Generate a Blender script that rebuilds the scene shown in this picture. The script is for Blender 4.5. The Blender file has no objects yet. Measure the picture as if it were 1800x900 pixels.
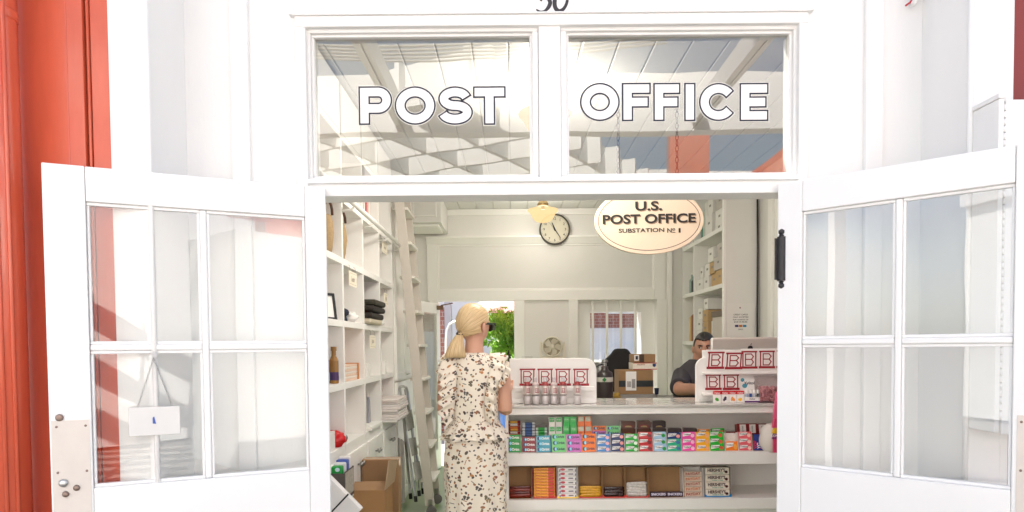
import bpy, bmesh, math, random
from mathutils import Vector, Matrix, Euler, noise as mnoise
PI = math.pi; rad = math.radians
random.seed(7)
sc = bpy.context.scene
COL = sc.collection
# ------------------------------------------------------------------ camera
F = 1183.0
CAM = Vector((0, -2.6, 1.48))
RC = Matrix.Rotation(PI/2 - rad(1.9), 3, 'X') @ Matrix.Rotation(-0.0085, 3, 'Z')
cd = bpy.data.cameras.new('camera'); cam = bpy.data.objects.new('camera', cd); COL.objects.link(cam)
cam.matrix_world = Matrix.Translation(CAM) @ RC.to_4x4()
cd.sensor_width = 36; cd.lens = F/1800*36; cd.shift_y = 198/1800; cd.clip_start = .05; cd.clip_end = 1000
sc.camera = cam
# ------------------------------------------------------------------ sky, sun, exposure
SUN_EL, SUN_AZ = rad(52), rad(-24)          # the sun stands behind the shop, a little to its left
wd = bpy.data.worlds.new('World'); sc.world = wd; wd.use_nodes = True
wn = wd.node_tree.nodes; wl = wd.node_tree.links
bg = wn['Background']; sky = wn.new('ShaderNodeTexSky'); sky.sky_type = 'NISHITA'; sky.sun_disc = False
sky.sun_elevation = SUN_EL; sky.sun_rotation = SUN_AZ
sky.air_density = 1.0; sky.dust_density = 1.2
wl.new(sky.outputs[0], bg.inputs[0]); bg.inputs[1].default_value = .08
sl = bpy.data.lights.new('sun', 'SUN'); so = bpy.data.objects.new('sun', sl); COL.objects.link(so)
sl.energy = 5.0; sl.angle = rad(.53); sl.color = (1, .95, .88)
sd = Vector((math.sin(SUN_AZ)*math.cos(SUN_EL), math.cos(SUN_AZ)*math.cos(SUN_EL), math.sin(SUN_EL)))
so.rotation_euler = sd.to_track_quat('Z', 'Y').to_euler()
vs = sc.view_settings; vs.view_transform = 'Standard'; vs.look = 'None'; vs.gamma = 1; vs.exposure = 1.9
cy = sc.cycles
cy.use_denoising = True
try: cy.denoiser = 'OPENIMAGEDENOISE'
except Exception: pass
cy.max_bounces = 14; cy.diffuse_bounces = 9; cy.glossy_bounces = 5; cy.transmission_bounces = 8; cy.transparent_max_bounces = 24
cy.sample_clamp_indirect = 6; cy.caustics_reflective = False; cy.caustics_refractive = False
# ------------------------------------------------------------------ helpers
def W(px, py, Y):
    """point of the plane y=Y that lies under a pixel of the 1800 x 900 photograph"""
    d = RC @ Vector(((px-900)/F, (648-py)/F, -1)); t = (Y-CAM.y)/d.y
    return CAM + d*t
def fx(px, Y, py=609): return W(px, py, Y).x
def fz(py, Y, px=900): return W(px, py, Y).z
WM = {}; LAST = [None]
def setp(o, parent, world=True):
    if parent is not None:
        o.parent = parent
        o.matrix_parent_inverse = WM.get(parent.name, Matrix()).inverted() if world else Matrix()
        if not world: WM[o.name] = WM.get(parent.name, Matrix())
def tag(o, label=None, cat=None, group=None, kind=None):
    if label: o['label'] = label
    if cat: o['category'] = cat
    if group: o['group'] = group
    if kind: o['kind'] = kind
    return o
def thing(name, label, cat, loc=(0,0,0), rz=0, group=None, rx=0):
    o = bpy.data.objects.new(name, None); COL.objects.link(o); o.empty_display_size = .05
    o.location = loc; o.rotation_euler = (rx, 0, rz)
    WM[o.name] = Matrix.Translation(Vector(loc)) @ Euler((rx, 0, rz)).to_matrix().to_4x4()
    return tag(o, label, cat, group)
def copy_tree(o, parent=None):
    c = o.copy(); COL.objects.link(c)
    if parent is not None: c.parent = parent
    for ch in o.children: copy_tree(ch, c)
    return c
class MB:
    def __init__(s): s.v = []; s.f = []; s.uv = None
    def add(s, v, f):
        b = len(s.v); s.v += [tuple(p) for p in v]; s.f += [tuple(i+b for i in q) for q in f]; return s
    def box(s, x0, x1, y0, y1, z0, z1, M=None):
        if x0 > x1: x0, x1 = x1, x0
        if y0 > y1: y0, y1 = y1, y0
        if z0 > z1: z0, z1 = z1, z0
        v = [Vector(p) for p in ((x0,y0,z0),(x1,y0,z0),(x1,y1,z0),(x0,y1,z0),(x0,y0,z1),(x1,y0,z1),(x1,y1,z1),(x0,y1,z1))]
        if M: v = [M @ p for p in v]
        return s.add(v, [(0,3,2,1),(4,5,6,7),(0,1,5,4),(1,2,6,5),(2,3,7,6),(3,0,4,7)])
    def prism(s, pts, a, b, ax='y', M=None):
        """2-D outline (counter-clockwise in x,z seen from -y) extruded from a to b"""
        n = len(pts)
        mk = {'y': lambda p, t: Vector((p[0], t, p[1])), 'x': lambda p, t: Vector((t, p[0], p[1])), 'z': lambda p, t: Vector((p[0], p[1], t))}[ax]
        v = [mk(p, a) for p in pts] + [mk(p, b) for p in pts]
        if M: v = [M @ p for p in v]
        f = [tuple(range(n)), tuple(range(2*n-1, n-1, -1))] + [(i, i+n, (i+1) % n+n, (i+1) % n) for i in range(n)]
        return s.add(v, f)
    def lathe(s, prof, seg=24, M=None, cap=True):
        v = []; f = []; n = len(prof)
        for r, z in prof:
            for k in range(seg):
                a = 2*PI*k/seg; p = Vector((r*math.cos(a), r*math.sin(a), z)); v.append(M @ p if M else p)
        for i in range(n-1):
            for k in range(seg):
                k2 = (k+1) % seg; f.append((i*seg+k, i*seg+k2, (i+1)*seg+k2, (i+1)*seg+k))
        if cap: f += [tuple(range(seg-1, -1, -1)), tuple((n-1)*seg+k for k in range(seg))]
        return s.add(v, f)
    def tube(s, pts, r, seg=8, cap=True):
        pts = [Vector(p) for p in pts]; n = len(pts); rr = r if isinstance(r, (list, tuple)) else [r]*n
        v = []; f = []; up = None
        for i, p in enumerate(pts):
            t = (pts[min(i+1, n-1)]-pts[max(i-1, 0)]).normalized()
            if up is None: up = t.orthogonal().normalized()
            up = (up - t*up.dot(t)); up = up.normalized() if up.length > 1e-6 else t.orthogonal().normalized()
            sd_ = t.cross(up); q = rr[i]; qa, qb = q if isinstance(q, tuple) else (q, q)
            for k in range(seg):
                a = 2*PI*k/seg; v.append(p + up*(math.cos(a)*qa) + sd_*(math.sin(a)*qb))
        for i in range(n-1):
            for k in range(seg):
                k2 = (k+1) % seg; f.append((i*seg+k, i*seg+k2, (i+1)*seg+k2, (i+1)*seg+k))
        if cap: f += [tuple(range(seg-1, -1, -1)), tuple((n-1)*seg+k for k in range(seg))]
        return s.add(v, f)
    def ell(s, c, r, seg=16, rings=10, M=None):
        v = []; f = []; c = Vector(c)
        for i in range(rings+1):
            th = PI*i/rings
            for k in range(seg):
                a = 2*PI*k/seg; p = Vector((r[0]*math.sin(th)*math.cos(a), r[1]*math.sin(th)*math.sin(a), -r[2]*math.cos(th)))
                p = (M @ p if M else p) + c; v.append(p)
        for i in range(rings):
            for k in range(seg):
                k2 = (k+1) % seg
                if i == 0: f.append((k, seg+k2, seg+k))
                elif i == rings-1: f.append((i*seg+k, i*seg+k2, (i+1)*seg+k))
                else: f.append((i*seg+k, i*seg+k2, (i+1)*seg+k2, (i+1)*seg+k))
        return s.add(v, f)
    def stroke(s, pts, w, y0, y1, closed=False):
        """flat pen stroke through 2-D points (x,z), mitred square, thickness y0..y1"""
        P = [Vector(p) for p in pts]; m = len(P)
        rng = range(m if closed else m-1)
        for i in rng:
            a, b = P[i], P[(i+1) % m]; t = (b-a).normalized(); n = Vector((-t.y, t.x))*w/2; e = t*w/2
            s.k = getattr(s, 'k', 0)+1; s.prism([tuple(a-e-n), tuple(b+e-n), tuple(b+e+n), tuple(a-e+n)], y0-s.k*.00006, y1)
        return s
    def mesh(s, name='m'):
        m = bpy.data.meshes.new(name); m.from_pydata(s.v, [], s.f); m.validate()
        if s.uv:
            ul = m.uv_layers.new(name='UVMap')
            for l in m.loops: ul.data[l.index].uv = s.uv[l.vertex_index]
        return m
    def build(s, name, mat, parent=None, smooth=False, bevel=0, world=True, seg=2, sub=0, solid=0):
        m = s.mesh(name)
        return put(name, m, mat, parent, smooth, bevel, world, seg, sub, solid)
def put(name, m, mat, parent=None, smooth=False, bevel=0, world=True, seg=2, sub=0, solid=0):
    o = bpy.data.objects.new(name, m); COL.objects.link(o)
    if mat and not m.materials: m.materials.append(mat)
    if smooth: m.polygons.foreach_set('use_smooth', [True]*len(m.polygons))
    if solid:
        md = o.modifiers.new('s', 'SOLIDIFY'); md.thickness = solid; md.offset = 0
    if sub:
        md = o.modifiers.new('u', 'SUBSURF'); md.levels = sub; md.render_levels = sub
    if bevel:
        md = o.modifiers.new('b', 'BEVEL'); md.width = bevel; md.segments = seg; md.limit_method = 'ANGLE'; md.angle_limit = rad(35)
        md.harden_normals = False
    setp(o, parent, world); LAST[0] = o
    return o
def bx(name, mat, parent, x0, x1, y0, y1, z0, z1, bevel=0, world=True):
    return MB().box(x0, x1, y0, y1, z0, z1).build(name, mat, parent, bevel=bevel, world=world)
_tc = {}
def text_mesh(s, w=None, h=None, size=1, offset=0, ext=.0004, shear=0, space=1.0, align='CENTER', res=3):
    key = (s, w, h, size, offset, ext, shear, space, align)
    if key in _tc: return _tc[key].copy()
    cu = bpy.data.curves.new('t', 'FONT'); cu.body = s; cu.size = 1; cu.offset = offset; cu.shear = shear; cu.space_character = space
    cu.resolution_u = res; cu.align_x = 'CENTER'; cu.fill_mode = 'BOTH'; cu.extrude = 0
    o = bpy.data.objects.new('t', cu); COL.objects.link(o)
    bpy.context.view_layer.update()
    dg = bpy.context.evaluated_depsgraph_get()
    m = bpy.data.meshes.new_from_object(o.evaluated_get(dg)); bpy.data.objects.remove(o); bpy.data.curves.remove(cu)
    xs = [v.co.x for v in m.vertices]; ys = [v.co.y for v in m.vertices]
    x0, x1, y0, y1 = min(xs), max(xs), min(ys), max(ys)
    kx = ky = size
    if w: kx = w/(x1-x0)
    if h: ky = h/(y1-y0)
    if w and not h: ky = kx
    if h and not w: kx = ky
    for v in m.vertices: v.co = ((v.co.x-(x0+x1)/2)*kx, (v.co.y-(y0+y1)/2)*ky, 0)
    m.name = 'lettering'; m.materials.clear()
    _tc[key] = m
    return m.copy()
RX = Matrix.Rotation(PI/2, 4, 'X')
def text(name, s, mat, parent, M, world=True, **kw):
    """lettering centred on M (its x right, y up, z towards the reader)"""
    m = text_mesh(s, **kw); m.transform(M); return put(name, m, mat, parent, world=world)
# ------------------------------------------------------------------ materials
MT = {}
def nodes_of(name):
    m = bpy.data.materials.new(name); m.use_nodes = True; nt = m.node_tree
    return m, nt, nt.nodes['Principled BSDF']
def mat(name, col, rough=.5, var=.06, scale=6, bump=0, bscale=60, metal=0, spec=.5, stretch=(1,1,1), coat=0, sheen=0, trans=0, emit=None, es=1, alpha=1):
    if name in MT: return MT[name]
    m, nt, b = nodes_of(name); N = nt.nodes; L = nt.links
    tc = N.new('ShaderNodeTexCoord'); mp = N.new('ShaderNodeMapping'); mp.inputs['Scale'].default_value = stretch
    L.new(tc.outputs['Object'], mp.inputs[0])
    nz = N.new('ShaderNodeTexNoise'); nz.inputs['Scale'].default_value = scale; nz.inputs['Detail'].default_value = 6; nz.inputs['Roughness'].default_value = .6
    L.new(mp.outputs[0], nz.inputs[0])
    cr = N.new('ShaderNodeMix'); cr.data_type = 'RGBA'
    c = Vector(col)
    cr.inputs[6].default_value = (*[max(0, x*(1-var*1.6)) for x in c], 1); cr.inputs[7].default_value = (*[min(1, x*(1+var)) for x in c], 1)
    L.new(nz.outputs[0], cr.inputs[0]); L.new(cr.outputs[2], b.inputs['Base Color'])
    mr = N.new('ShaderNodeMapRange'); mr.inputs[3].default_value = max(.02, rough-.08); mr.inputs[4].default_value = min(1, rough+.08)
    L.new(nz.outputs[0], mr.inputs[0]); L.new(mr.outputs[0], b.inputs['Roughness'])
    b.inputs['Metallic'].default_value = metal; b.inputs['Specular IOR Level'].default_value = spec
    if coat: b.inputs['Coat Weight'].default_value = coat; b.inputs['Coat Roughness'].default_value = .08
    if sheen: b.inputs['Sheen Weight'].default_value = sheen
    if trans: b.inputs['Transmission Weight'].default_value = trans
    if emit: b.inputs['Emission Color'].default_value = (*emit, 1); b.inputs['Emission Strength'].default_value = es
    if alpha < 1: b.inputs['Alpha'].default_value = alpha
    if bump:
        bn = N.new('ShaderNodeTexNoise'); bn.inputs['Scale'].default_value = bscale; bn.inputs['Detail'].default_value = 4
        L.new(mp.outputs[0], bn.inputs[0])
        bp = N.new('ShaderNodeBump'); bp.inputs['Strength'].default_value = bump; bp.inputs['Distance'].default_value = .004
        L.new(bn.outputs[0], bp.inputs['Height']); L.new(bp.outputs[0], b.inputs['Normal'])
    MT[name] = m; return m
def col(r, g, b, rough=.34, **k):
    """plain product colour given as 0-255 paint value"""
    c = tuple((x/255)**2.2 for x in (r, g, b)); n = 'c%d_%d_%d_%g' % (r, g, b, rough)
    k.setdefault('var', .11); k.setdefault('scale', 70); return mat(n, c, rough, **k)
def glass(name='glass', tint=(1,1,1), f0=.04, rough=.0):
    if name in MT: return MT[name]
    m = bpy.data.materials.new(name); m.use_nodes = True; nt = m.node_tree; N = nt.nodes; L = nt.links; N.clear()
    out = N.new('ShaderNodeOutputMaterial'); mx = N.new('ShaderNodeMixShader'); tr = N.new('ShaderNodeBsdfTransparent'); gl = N.new('ShaderNodeBsdfGlossy')
    tr.inputs[0].default_value = (*tint, 1); gl.inputs['Roughness'].default_value = rough
    lw = N.new('ShaderNodeLayerWeight'); lw.inputs[0].default_value = .5
    pw = N.new('ShaderNodeMath'); pw.operation = 'POWER'; pw.inputs[1].default_value = 5; L.new(lw.outputs['Facing'], pw.inputs[0])
    ma = N.new('ShaderNodeMath'); ma.operation = 'MULTIPLY_ADD'; ma.inputs[1].default_value = 1-f0; ma.inputs[2].default_value = f0; L.new(pw.outputs[0], ma.inputs[0])
    tc = N.new('ShaderNodeTexCoord'); nz = N.new('ShaderNodeTexNoise'); nz.inputs['Scale'].default_value = 2.6; nz.inputs['Detail'].default_value = 1; L.new(tc.outputs['Object'], nz.inputs[0])
    bp = N.new('ShaderNodeBump'); bp.inputs['Strength'].default_value = .09; bp.inputs['Distance'].default_value = .01; L.new(nz.outputs[0], bp.inputs['Height']); L.new(bp.outputs[0], gl.inputs['Normal'])   # slight ripple of old glass
    L.new(ma.outputs[0], mx.inputs[0]); L.new(tr.outputs[0], mx.inputs[1]); L.new(gl.outputs[0], mx.inputs[2]); L.new(mx.outputs[0], out.inputs[0])
    MT[name] = m; return m
WHITE = mat('white_paint', (.83,.825,.81), .42, .025, 5, bump=.12, bscale=90, stretch=(1,1,.35), spec=.4)
WHITE2 = mat('white_door_paint', (.84,.84,.835), .33, .02, 4, bump=.08, bscale=70, stretch=(1,1,.4), spec=.45)
INWALL = mat('interior_paint', (.79,.778,.75), .55, .03, 3, bump=.06, bscale=120)
INTRIM = mat('interior_trim_paint', (.88,.87,.84), .4, .02, 5, bump=.05, bscale=80)
CUBBY = mat('shelf_paint', (.85,.835,.81), .5, .03, 4, bump=.05, bscale=120)
RED = mat('red_siding_paint', (.65,.122,.060), .32, .18, 7, bump=.25, bscale=45, stretch=(1,1,.2), coat=.25)
REDPIPE = mat('red_pipe_paint', (.64,.115,.056), .22, .12, 9, bump=.1, bscale=30, stretch=(1,1,.3), coat=.5)
REDDARK = mat('dark_red_paint', (.25,.032,.026), .5, .2, 12, bump=.3, bscale=60, stretch=(1,1,.15))
GLASS = glass('window_glass', (.985,.99,.985), .065)
TGLASS = glass('old_window_glass', (.80,.795,.78), .12)
CLEAR = glass('clear_plastic', (.97,.97,.97), .05, .05)
STEEL = mat('steel', (.42,.41,.40), .32, .1, 30, metal=1)
ALU = mat('aluminium', (.62,.62,.60), .38, .06, 20, metal=1, bump=.1, bscale=150)
IRON = mat('dark_iron', (.045,.043,.046), .45, .3, 60, metal=.6, bump=.3, bscale=200)
BLACK = mat('black_plastic', (.012,.012,.013), .4, .1, 20)
INK = mat('black_ink', (.02,.02,.035), .6, .05, 20)
CARD = mat('cardboard', (.36,.21,.105), .75, .10, 14, bump=.1, bscale=160, stretch=(1,1,.5))
CARDIN = mat('cardboard_tray', (.33,.18,.075), .75, .12, 18, bump=.15, bscale=220)
PAPER = mat('white_card', (.82,.80,.775), .6, .03, 10)
WRED = mat('wine_red_print', (.30,.016,.026), .55, .06, 40)
# ================================================================== THE SETTING
def sheet(name, m, x0, x1, y0, y1, z):
    return tag(MB().add([(x0,y0,z),(x1,y0,z),(x1,y1,z),(x0,y1,z)], [(0,1,2,3)]).build(name, m), kind='structure')
CONC = mat('grey_paving', (.28,.26,.24), .8, .12, 1.5, bump=.2, bscale=30)
sheet('ground', CONC, -300, 300, -300, 300, -.06)
FLOORM = mat('green_floor_paint', (.25,.34,.17), .3, .22, 3, bump=.05, bscale=40)
tag(MB().box(-1.45, 2.45, -.02, 5.75, -.055, 0).build('floor', FLOORM), 'worn green painted shop floor', kind='structure')
# ------------------------------------------------------------------ the shop building
shop = thing('shop_building', 'white painted post office shop front with wide doorway and glazed transom', 'building', (.16, 0, 0))
OX0, OX1 = fx(575, 0), fx(1371, 0)                # door opening
LX, RX_ = -1.235, 1.571                           # corners of the recess
LZ0, LZ1 = fz(343, 0, 973), fz(320, 0, 973)       # lintel
TX0, TX1 = fx(545, 0), fx(1402, 0)                # transom frame
TZ1 = fz(44, 0, 973)
TOP = 4.1
m = MB()
m.box(LX-.3, TX0, 0, .11, 0, TOP); m.box(TX1, RX_+.3, 0, .11, 0, TOP); m.box(TX0, TX1, 0, .11, TZ1, TOP)
m.box(TX0, OX0, .001, .022, 0, LZ1); m.box(OX1, TX1, .001, .022, 0, LZ1); m.box(TX0, OX0-.03, .022, .109, 0, LZ1); m.box(OX1+.045, TX1+.04, .022, .109, 0, LZ1)
m.build('front_wall', WHITE, shop, bevel=.002)
bx('lintel', WHITE, shop, TX0+.0005, TX1-.0005, -.012, .105, LZ0, LZ1-.001, bevel=.003)
# casing round the transom, stepped in
def frame(name, x0, x1, z0, z1, w, y0, y1, parent, m=WHITE, bevel=.003):
    q = MB(); q.box(x0, x1, y0, y1, z1-w, z1); q.box(x0, x1, y0, y1, z0, z0+w)
    q.box(x0, x0+w, y0+.0004, y1, z0+w, z1-w); q.box(x1-w, x1, y0+.0004, y1, z0+w, z1-w)
    return q.build(name, m, parent, bevel=bevel)
CX0, CX1, CZ1 = fx(529, -.02), fx(1417, -.02), fz(26, -.02, 973)
q = MB(); q.box(CX0, CX1, -.028, .002, TZ1-.012, CZ1); q.box(CX0, TX0+.012, -.0285, .002, LZ1-.02, TZ1-.012); q.box(TX1-.012, CX1, -.0285, .002, LZ1-.02, TZ1-.012)
q.build('transom_casing', WHITE, shop, bevel=.004)
bx('drip_cap', WHITE, shop, CX0-.006, CX1+.006, -.036, .002, CZ1+.0005, CZ1+.006, bevel=.002)
MXa, MXb = fx(950, 0), fx(988, 0)
bx('mullion', WHITE, shop, MXa, MXb, -.016, .10, LZ1, TZ1-.001, bevel=.003)
for a, b in ((TX0, MXa), (MXb, TX1)):
    sash = frame('transom_sash', a+.001, b-.001, LZ1+.001, TZ1-.002, .022, -.004, .08, shop)
    frame('glazing_bead', a+.022, b-.022, LZ1+.022, TZ1-.023, .011, .012, .07, sash)
    pane = bx('transom_pane', TGLASS, shop, a+.024, b-.024, .030, .034, LZ1+.024, TZ1-.025)
bx('sill', WHITE, shop, CX0+.02, CX1-.02, -.03, .001, LZ1-.004, LZ1+.012, bevel=.003)
# painted lettering on the panes
SILV = mat('white_lettering', (.93,.92,.90), .5, .05, 25)
GRIND = mat('thin_white_keyline', (.8,.78,.72), .5, .05, 20)
def ribbon(q, pts, w, y, closed=False, ext=0.0, widths=None):
    """flat lettering stroke: one strip of quads along a centre line in x,z"""
    P = [Vector(p) for p in pts]; n = len(P)
    if ext and not closed: P[0] = P[0]+(P[0]-P[1]).normalized()*ext; P[-1] = P[-1]+(P[-1]-P[-2]).normalized()*ext
    v = []
    for i in range(n):
        a, b = (P[i-1], P[(i+1) % n]) if closed else (P[max(i-1, 0)], P[min(i+1, n-1)])
        t = (b-a).normalized(); nn = Vector((-t.y, t.x))*(w if widths is None else widths[i])/2
        v += [(P[i].x-nn.x, y, P[i].y-nn.y), (P[i].x+nn.x, y, P[i].y+nn.y)]
    q.add(v, [(2*i, 2*((i+1) % n), 2*((i+1) % n)+1, 2*i+1) for i in range(n if closed else n-1)])
def arc(cx, cz, rx, rz, a0, a1, n=18): return [(cx+rx*math.cos(rad(a0+(a1-a0)*k/n)), cz+rz*math.sin(rad(a0+(a1-a0)*k/n))) for k in range(n+1)]
def glyph(c, w, h, t):
    """centre lines of a heavy grotesque capital, (points, closed)"""
    m = t/2
    if c == 'O': return [(arc(w/2, h/2, w/2-m, h/2-m, 0, 360, 40)[:-1], True)]
    if c == 'C': return [(arc(w/2, h/2, w/2-m, h/2-m, 38, 322, 34), False)]
    if c == 'S':
        u, l = (h-m-h/2)/2, (h/2-m)/2
        return [(arc(w/2, h/2+u, w/2-m-.004, u, 14, 270, 24)+arc(w/2, h/2-l, w/2-m, l, 90, -166, 24)[1:], False)]
    if c == 'P':
        md = h*.42; r = (h-m-md)/2
        return [([(m, 0), (m, h)], False), ([(m, h-m), (w-m-r, h-m)]+arc(w-m-r, md+r, r, r, 88, -88, 14)+[(w-m-r, md), (m, md)], False)]
    if c == 'T': return [([(0, h-m), (w, h-m)], False), ([(w/2, 0), (w/2, h-m)], False)]
    if c == 'I': return [([(w/2, 0), (w/2, h)], False)]
    o = [([(m, 0), (m, h)], False), ([(m, h-m), (w, h-m)], False), ([(m, h*.5), (w*.93, h*.5)], False)]
    return o+([([(m, m), (w, m)], False)] if c == 'E' else [])
def glass_word(letters, y0, y1):
    fill, outl, key = MB(), MB(), MB(); k = 0
    for ch, x0, x1 in letters:
        a, b = W(x0, y1, .036), W(x1, y0, .036); w, h = b.x-a.x, b.z-a.z; t = h*.235
        for pts, cl_ in glyph(ch, w, h, t):
            P = [(a.x+x, a.z+z) for x, z in pts]; k += 1
            ribbon(fill, P, t, .0282+k*.00002, cl_); ribbon(outl, P, t+.0125, .0288+k*.00002, cl_, .0062); ribbon(key, P, t+.0175, .0294+k*.00002, cl_, .0088)
    f = fill.build('lettering', SILV, shop)
    outl.build('letter_outline', INK, f); key.build('letter_keyline', GRIND, f)
glass_word([('P', 634.5, 687), ('O', 697.5, 763), ('S', 772, 828.5), ('T', 835, 886)], 155.5, 218)
glass_word([('O', 1022, 1086), ('F', 1095.5, 1140.5), ('F', 1150.5, 1192.5), ('I', 1204, 1219.5), ('C', 1230.5, 1293), ('E', 1301.5, 1347)], 149.5, 211.5)
# house number over the transom, cut by the top of the picture
NUM = mat('weathered_black_number', (.035,.03,.035), .5, .4, 200)
def cm(P, n=6):
    """smooth curve through points"""
    P = [Vector(p) for p in P]; o = []
    for i in range(len(P)-1):
        p0, p1, p2, p3 = P[max(i-1, 0)], P[i], P[i+1], P[min(i+2, len(P)-1)]
        for k in range(n): t = k/n; o.append(.5*((2*p1)+(p2-p0)*t+(2*p0-5*p1+4*p2-p3)*t*t+(3*p1-p0-3*p2+p3)*t**3))
    return o+[P[-1]]
q = MB(); Yn = -.0315
def num(pts, ws, closed=False):
    c_ = cm([(a, b, w) for a, b, w in zip([p[0] for p in pts], [p[1] for p in pts], ws)])
    P = [W(v[0], v[1], Yn) for v in c_]
    ribbon(q, [(p.x, p.z) for p in P], .01, Yn, False, 0, [max(.002, v[2])/455 for v in c_])
num([(942.5, 16.5), (950, 20.5), (958, 19), (964.5, 12), (967, 4), (963, -2.5), (955, -3.5), (950, 1.5)], [2.5, 3.5, 4.5, 6.5, 7, 5.5, 4, 4]); num([(951, 1), (956, -18), (960, -34), (975, -33)], [3.5, 4, 6, 6])
num([(998, -12), (996.5, 4), (991, 15), (983, 19.5), (976.5, 14), (975, 3), (978, -14), (985, -30), (993, -36), (998, -28), (998, -12)], [4.5, 5, 5.5, 7, 7, 7, 6, 5, 5, 5, 4.5])
q.build('house_number', NUM, shop)
bx('header_board', WHITE, shop, CX0-.02, CX1+.02, -.030, .001, CZ1+.0065, CZ1+.30)
# battens and the returns of the recess
for a, b in ((415, 446), (1518, 1549)):
    bx('batten', WHITE, shop, fx(a, -.02), fx(b, -.02), -.022, .001, 0, TOP, bevel=.004)
YR = -.26
for s, X in ((-1, LX), (1, RX_)):
    q = MB()
    q.box(X, X+s*.09, YR, .001, 0, TOP)
    q.build('recess_return', WHITE, shop, bevel=.002)
    q = MB(); q.box(X-s*.004, X+s*(LX-fx(194, YR-.022, 250) if s < 0 else .118), YR-.022, YR-.0005, 0, TOP); q.build('corner_board', WHITE, shop, bevel=.004)
    MB().tube([(X-s*.006, YR-.024, 0), (X-s*.006, YR-.024, TOP)], .009, 8).build('corner_bead', WHITE, shop, smooth=True)
# interior shell
CEIL = 3.14
IX0, IX1, IY1 = -1.42, 2.42, 5.6
bx('left_wall', INWALL, shop, IX0-.12, IX0, .111, IY1+.15, -.05, CEIL+.05)
# right wall; its wide window is added out of view to let in daylight
q = MB(); wy0, wy1, wz0, wz1 = .45, 3.45, .75, 2.75
q.box(IX1, IX1+.12, .111, wy0, -.05, CEIL+.05); q.box(IX1, IX1+.12, wy1, IY1+.15, -.05, CEIL+.05)
q.box(IX1, IX1+.12, wy0, wy1, -.05, wz0); q.box(IX1, IX1+.12, wy0, wy1, wz1, CEIL+.05)
q.build('right_wall', INWALL, shop)
for i in range(4):
    y = wy0 + (wy1-wy0)*i/3
    bx('added_window_post', INTRIM, shop, IX1-.01, IX1+.10, y-.03, y+.03, wz0, wz1)
bx('added_window_pane', GLASS, shop, IX1+.05, IX1+.056, wy0, wy1, wz0, wz1)
for y0, y1 in ((3.47, 3.55), (3.62, 3.70)):
    bx('side_window_casing', INTRIM, shop, IX1-.03, IX1-.0005, y0, y1, 0, CEIL-.1, bevel=.004)
SK0, SK1_, SKX0, SKX1 = .20, .93, -1.15, 2.15            # glazed skylight added out of view inside the door to brighten the room
q = MB(); q.box(IX0-.1, IX1+.1, SK1_, IY1+.14, CEIL+.012, CEIL+.05); q.box(IX0-.1, IX1+.1, .111, SK0, CEIL+.012, CEIL+.05); q.box(IX0-.1, SKX0, SK0, SK1_, CEIL+.012, CEIL+.05); q.box(SKX1, IX1+.1, SK0, SK1_, CEIL+.012, CEIL+.05)
ceil_ = q.build('ceiling', INWALL, shop)
q = MB(); q.box(SKX0-.03, SKX1+.03, SK0-.03, SK0, CEIL-.002, CEIL+.27); q.box(SKX0-.03, SKX1+.03, SK1_, SK1_+.03, CEIL-.002, CEIL+.27); q.box(SKX0-.03, SKX0, SK0, SK1_, CEIL-.002, CEIL+.27); q.box(SKX1, SKX1+.03, SK0, SK1_, CEIL-.002, CEIL+.27)
sk_ = q.build('added_skylight_curb', INTRIM, shop)
bx('added_skylight_pane', GLASS, sk_, SKX0, SKX1, SK0, SK1_, CEIL+.26, CEIL+.265)
CB = mat('ceiling_board_paint', (.74,.735,.72), .5, .04, 3, bump=.08, bscale=60, stretch=(1,.2,1))
n = 19; bw = (IX1-IX0)/n
for i in range(n):
    x = IX0+bw*i
    MB().box(x+.004, x+bw-.004, SK1_+.031, IY1-.001, CEIL-.001*(i % 2), CEIL+.0125).build('ceiling_board', CB, ceil_, bevel=.004)
q = MB(); q.box(IX0-.6, IX1+.5, SK1_+.031, IY1+.6, CEIL+.11, CEIL+.25); q.box(IX0-.6, SKX0-.031, .112, SK1_+.03, CEIL+.11, CEIL+.25); q.box(SKX1+.031, IX1+.5, .112, SK1_+.03, CEIL+.11, CEIL+.25); q.box(SKX0-.03, SKX1+.03, .112, SK0-.031, CEIL+.11, CEIL+.25); q.build('roof', mat('flat_roof', (.5,.5,.48), .9), shop)
# ---- back wall
Yb = IY1; S = lambda px: fx(px, Yb); Z = lambda py, px=950: fz(py, Yb, px)
zb = Z(528)
dx0, dx1, p1, p2, w0, w1 = S(771), S(905), S(922), S(1000), S(1015), S(1155)
q = MB()
q.box(IX0, IX1, Yb, Yb+.14, zb, CEIL+.05); q.box(IX0, dx0, Yb+.001, Yb+.139, -.05, zb)
q.box(dx1, w0, Yb+.001, Yb+.139, -.05, zb); q.box(w0, w1, Yb+.001, Yb+.139, -.05, .82); q.box(w1, IX1, Yb+.001, Yb+.139, -.05, zb)
q.build('back_wall', INWALL, shop)
bwall = LAST[0]
bx('crown_strip', INTRIM, bwall, IX0+.01, IX1-.01, Yb-.022, Yb, Z(378), CEIL-.002, bevel=.003)
cz0, cz1 = Z(429), Z(415)
m = MB(); m.prism([(Yb-.002, cz0), (Yb-.022, cz0), (Yb-.03, cz0+.02), (Yb-.055, cz1-.03), (Yb-.065, cz1-.022), (Yb-.065, cz1), (Yb-.002, cz1)][::-1], S(752), S(1172), 'x')
m.build('cornice', INTRIM, bwall)
for a, b, c, d in ((753, 771, 429, 528), (1150, 1168, 429, 528)):
    bx('panel_stile', INTRIM, bwall, S(a), S(b), Yb-.03, Yb, Z(d), Z(c)-.001, bevel=.003)
bx('panel_rail', INTRIM, bwall, S(771)+.001, S(1150)-.001, Yb-.03, Yb, Z(528), Z(510), bevel=.003)
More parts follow.
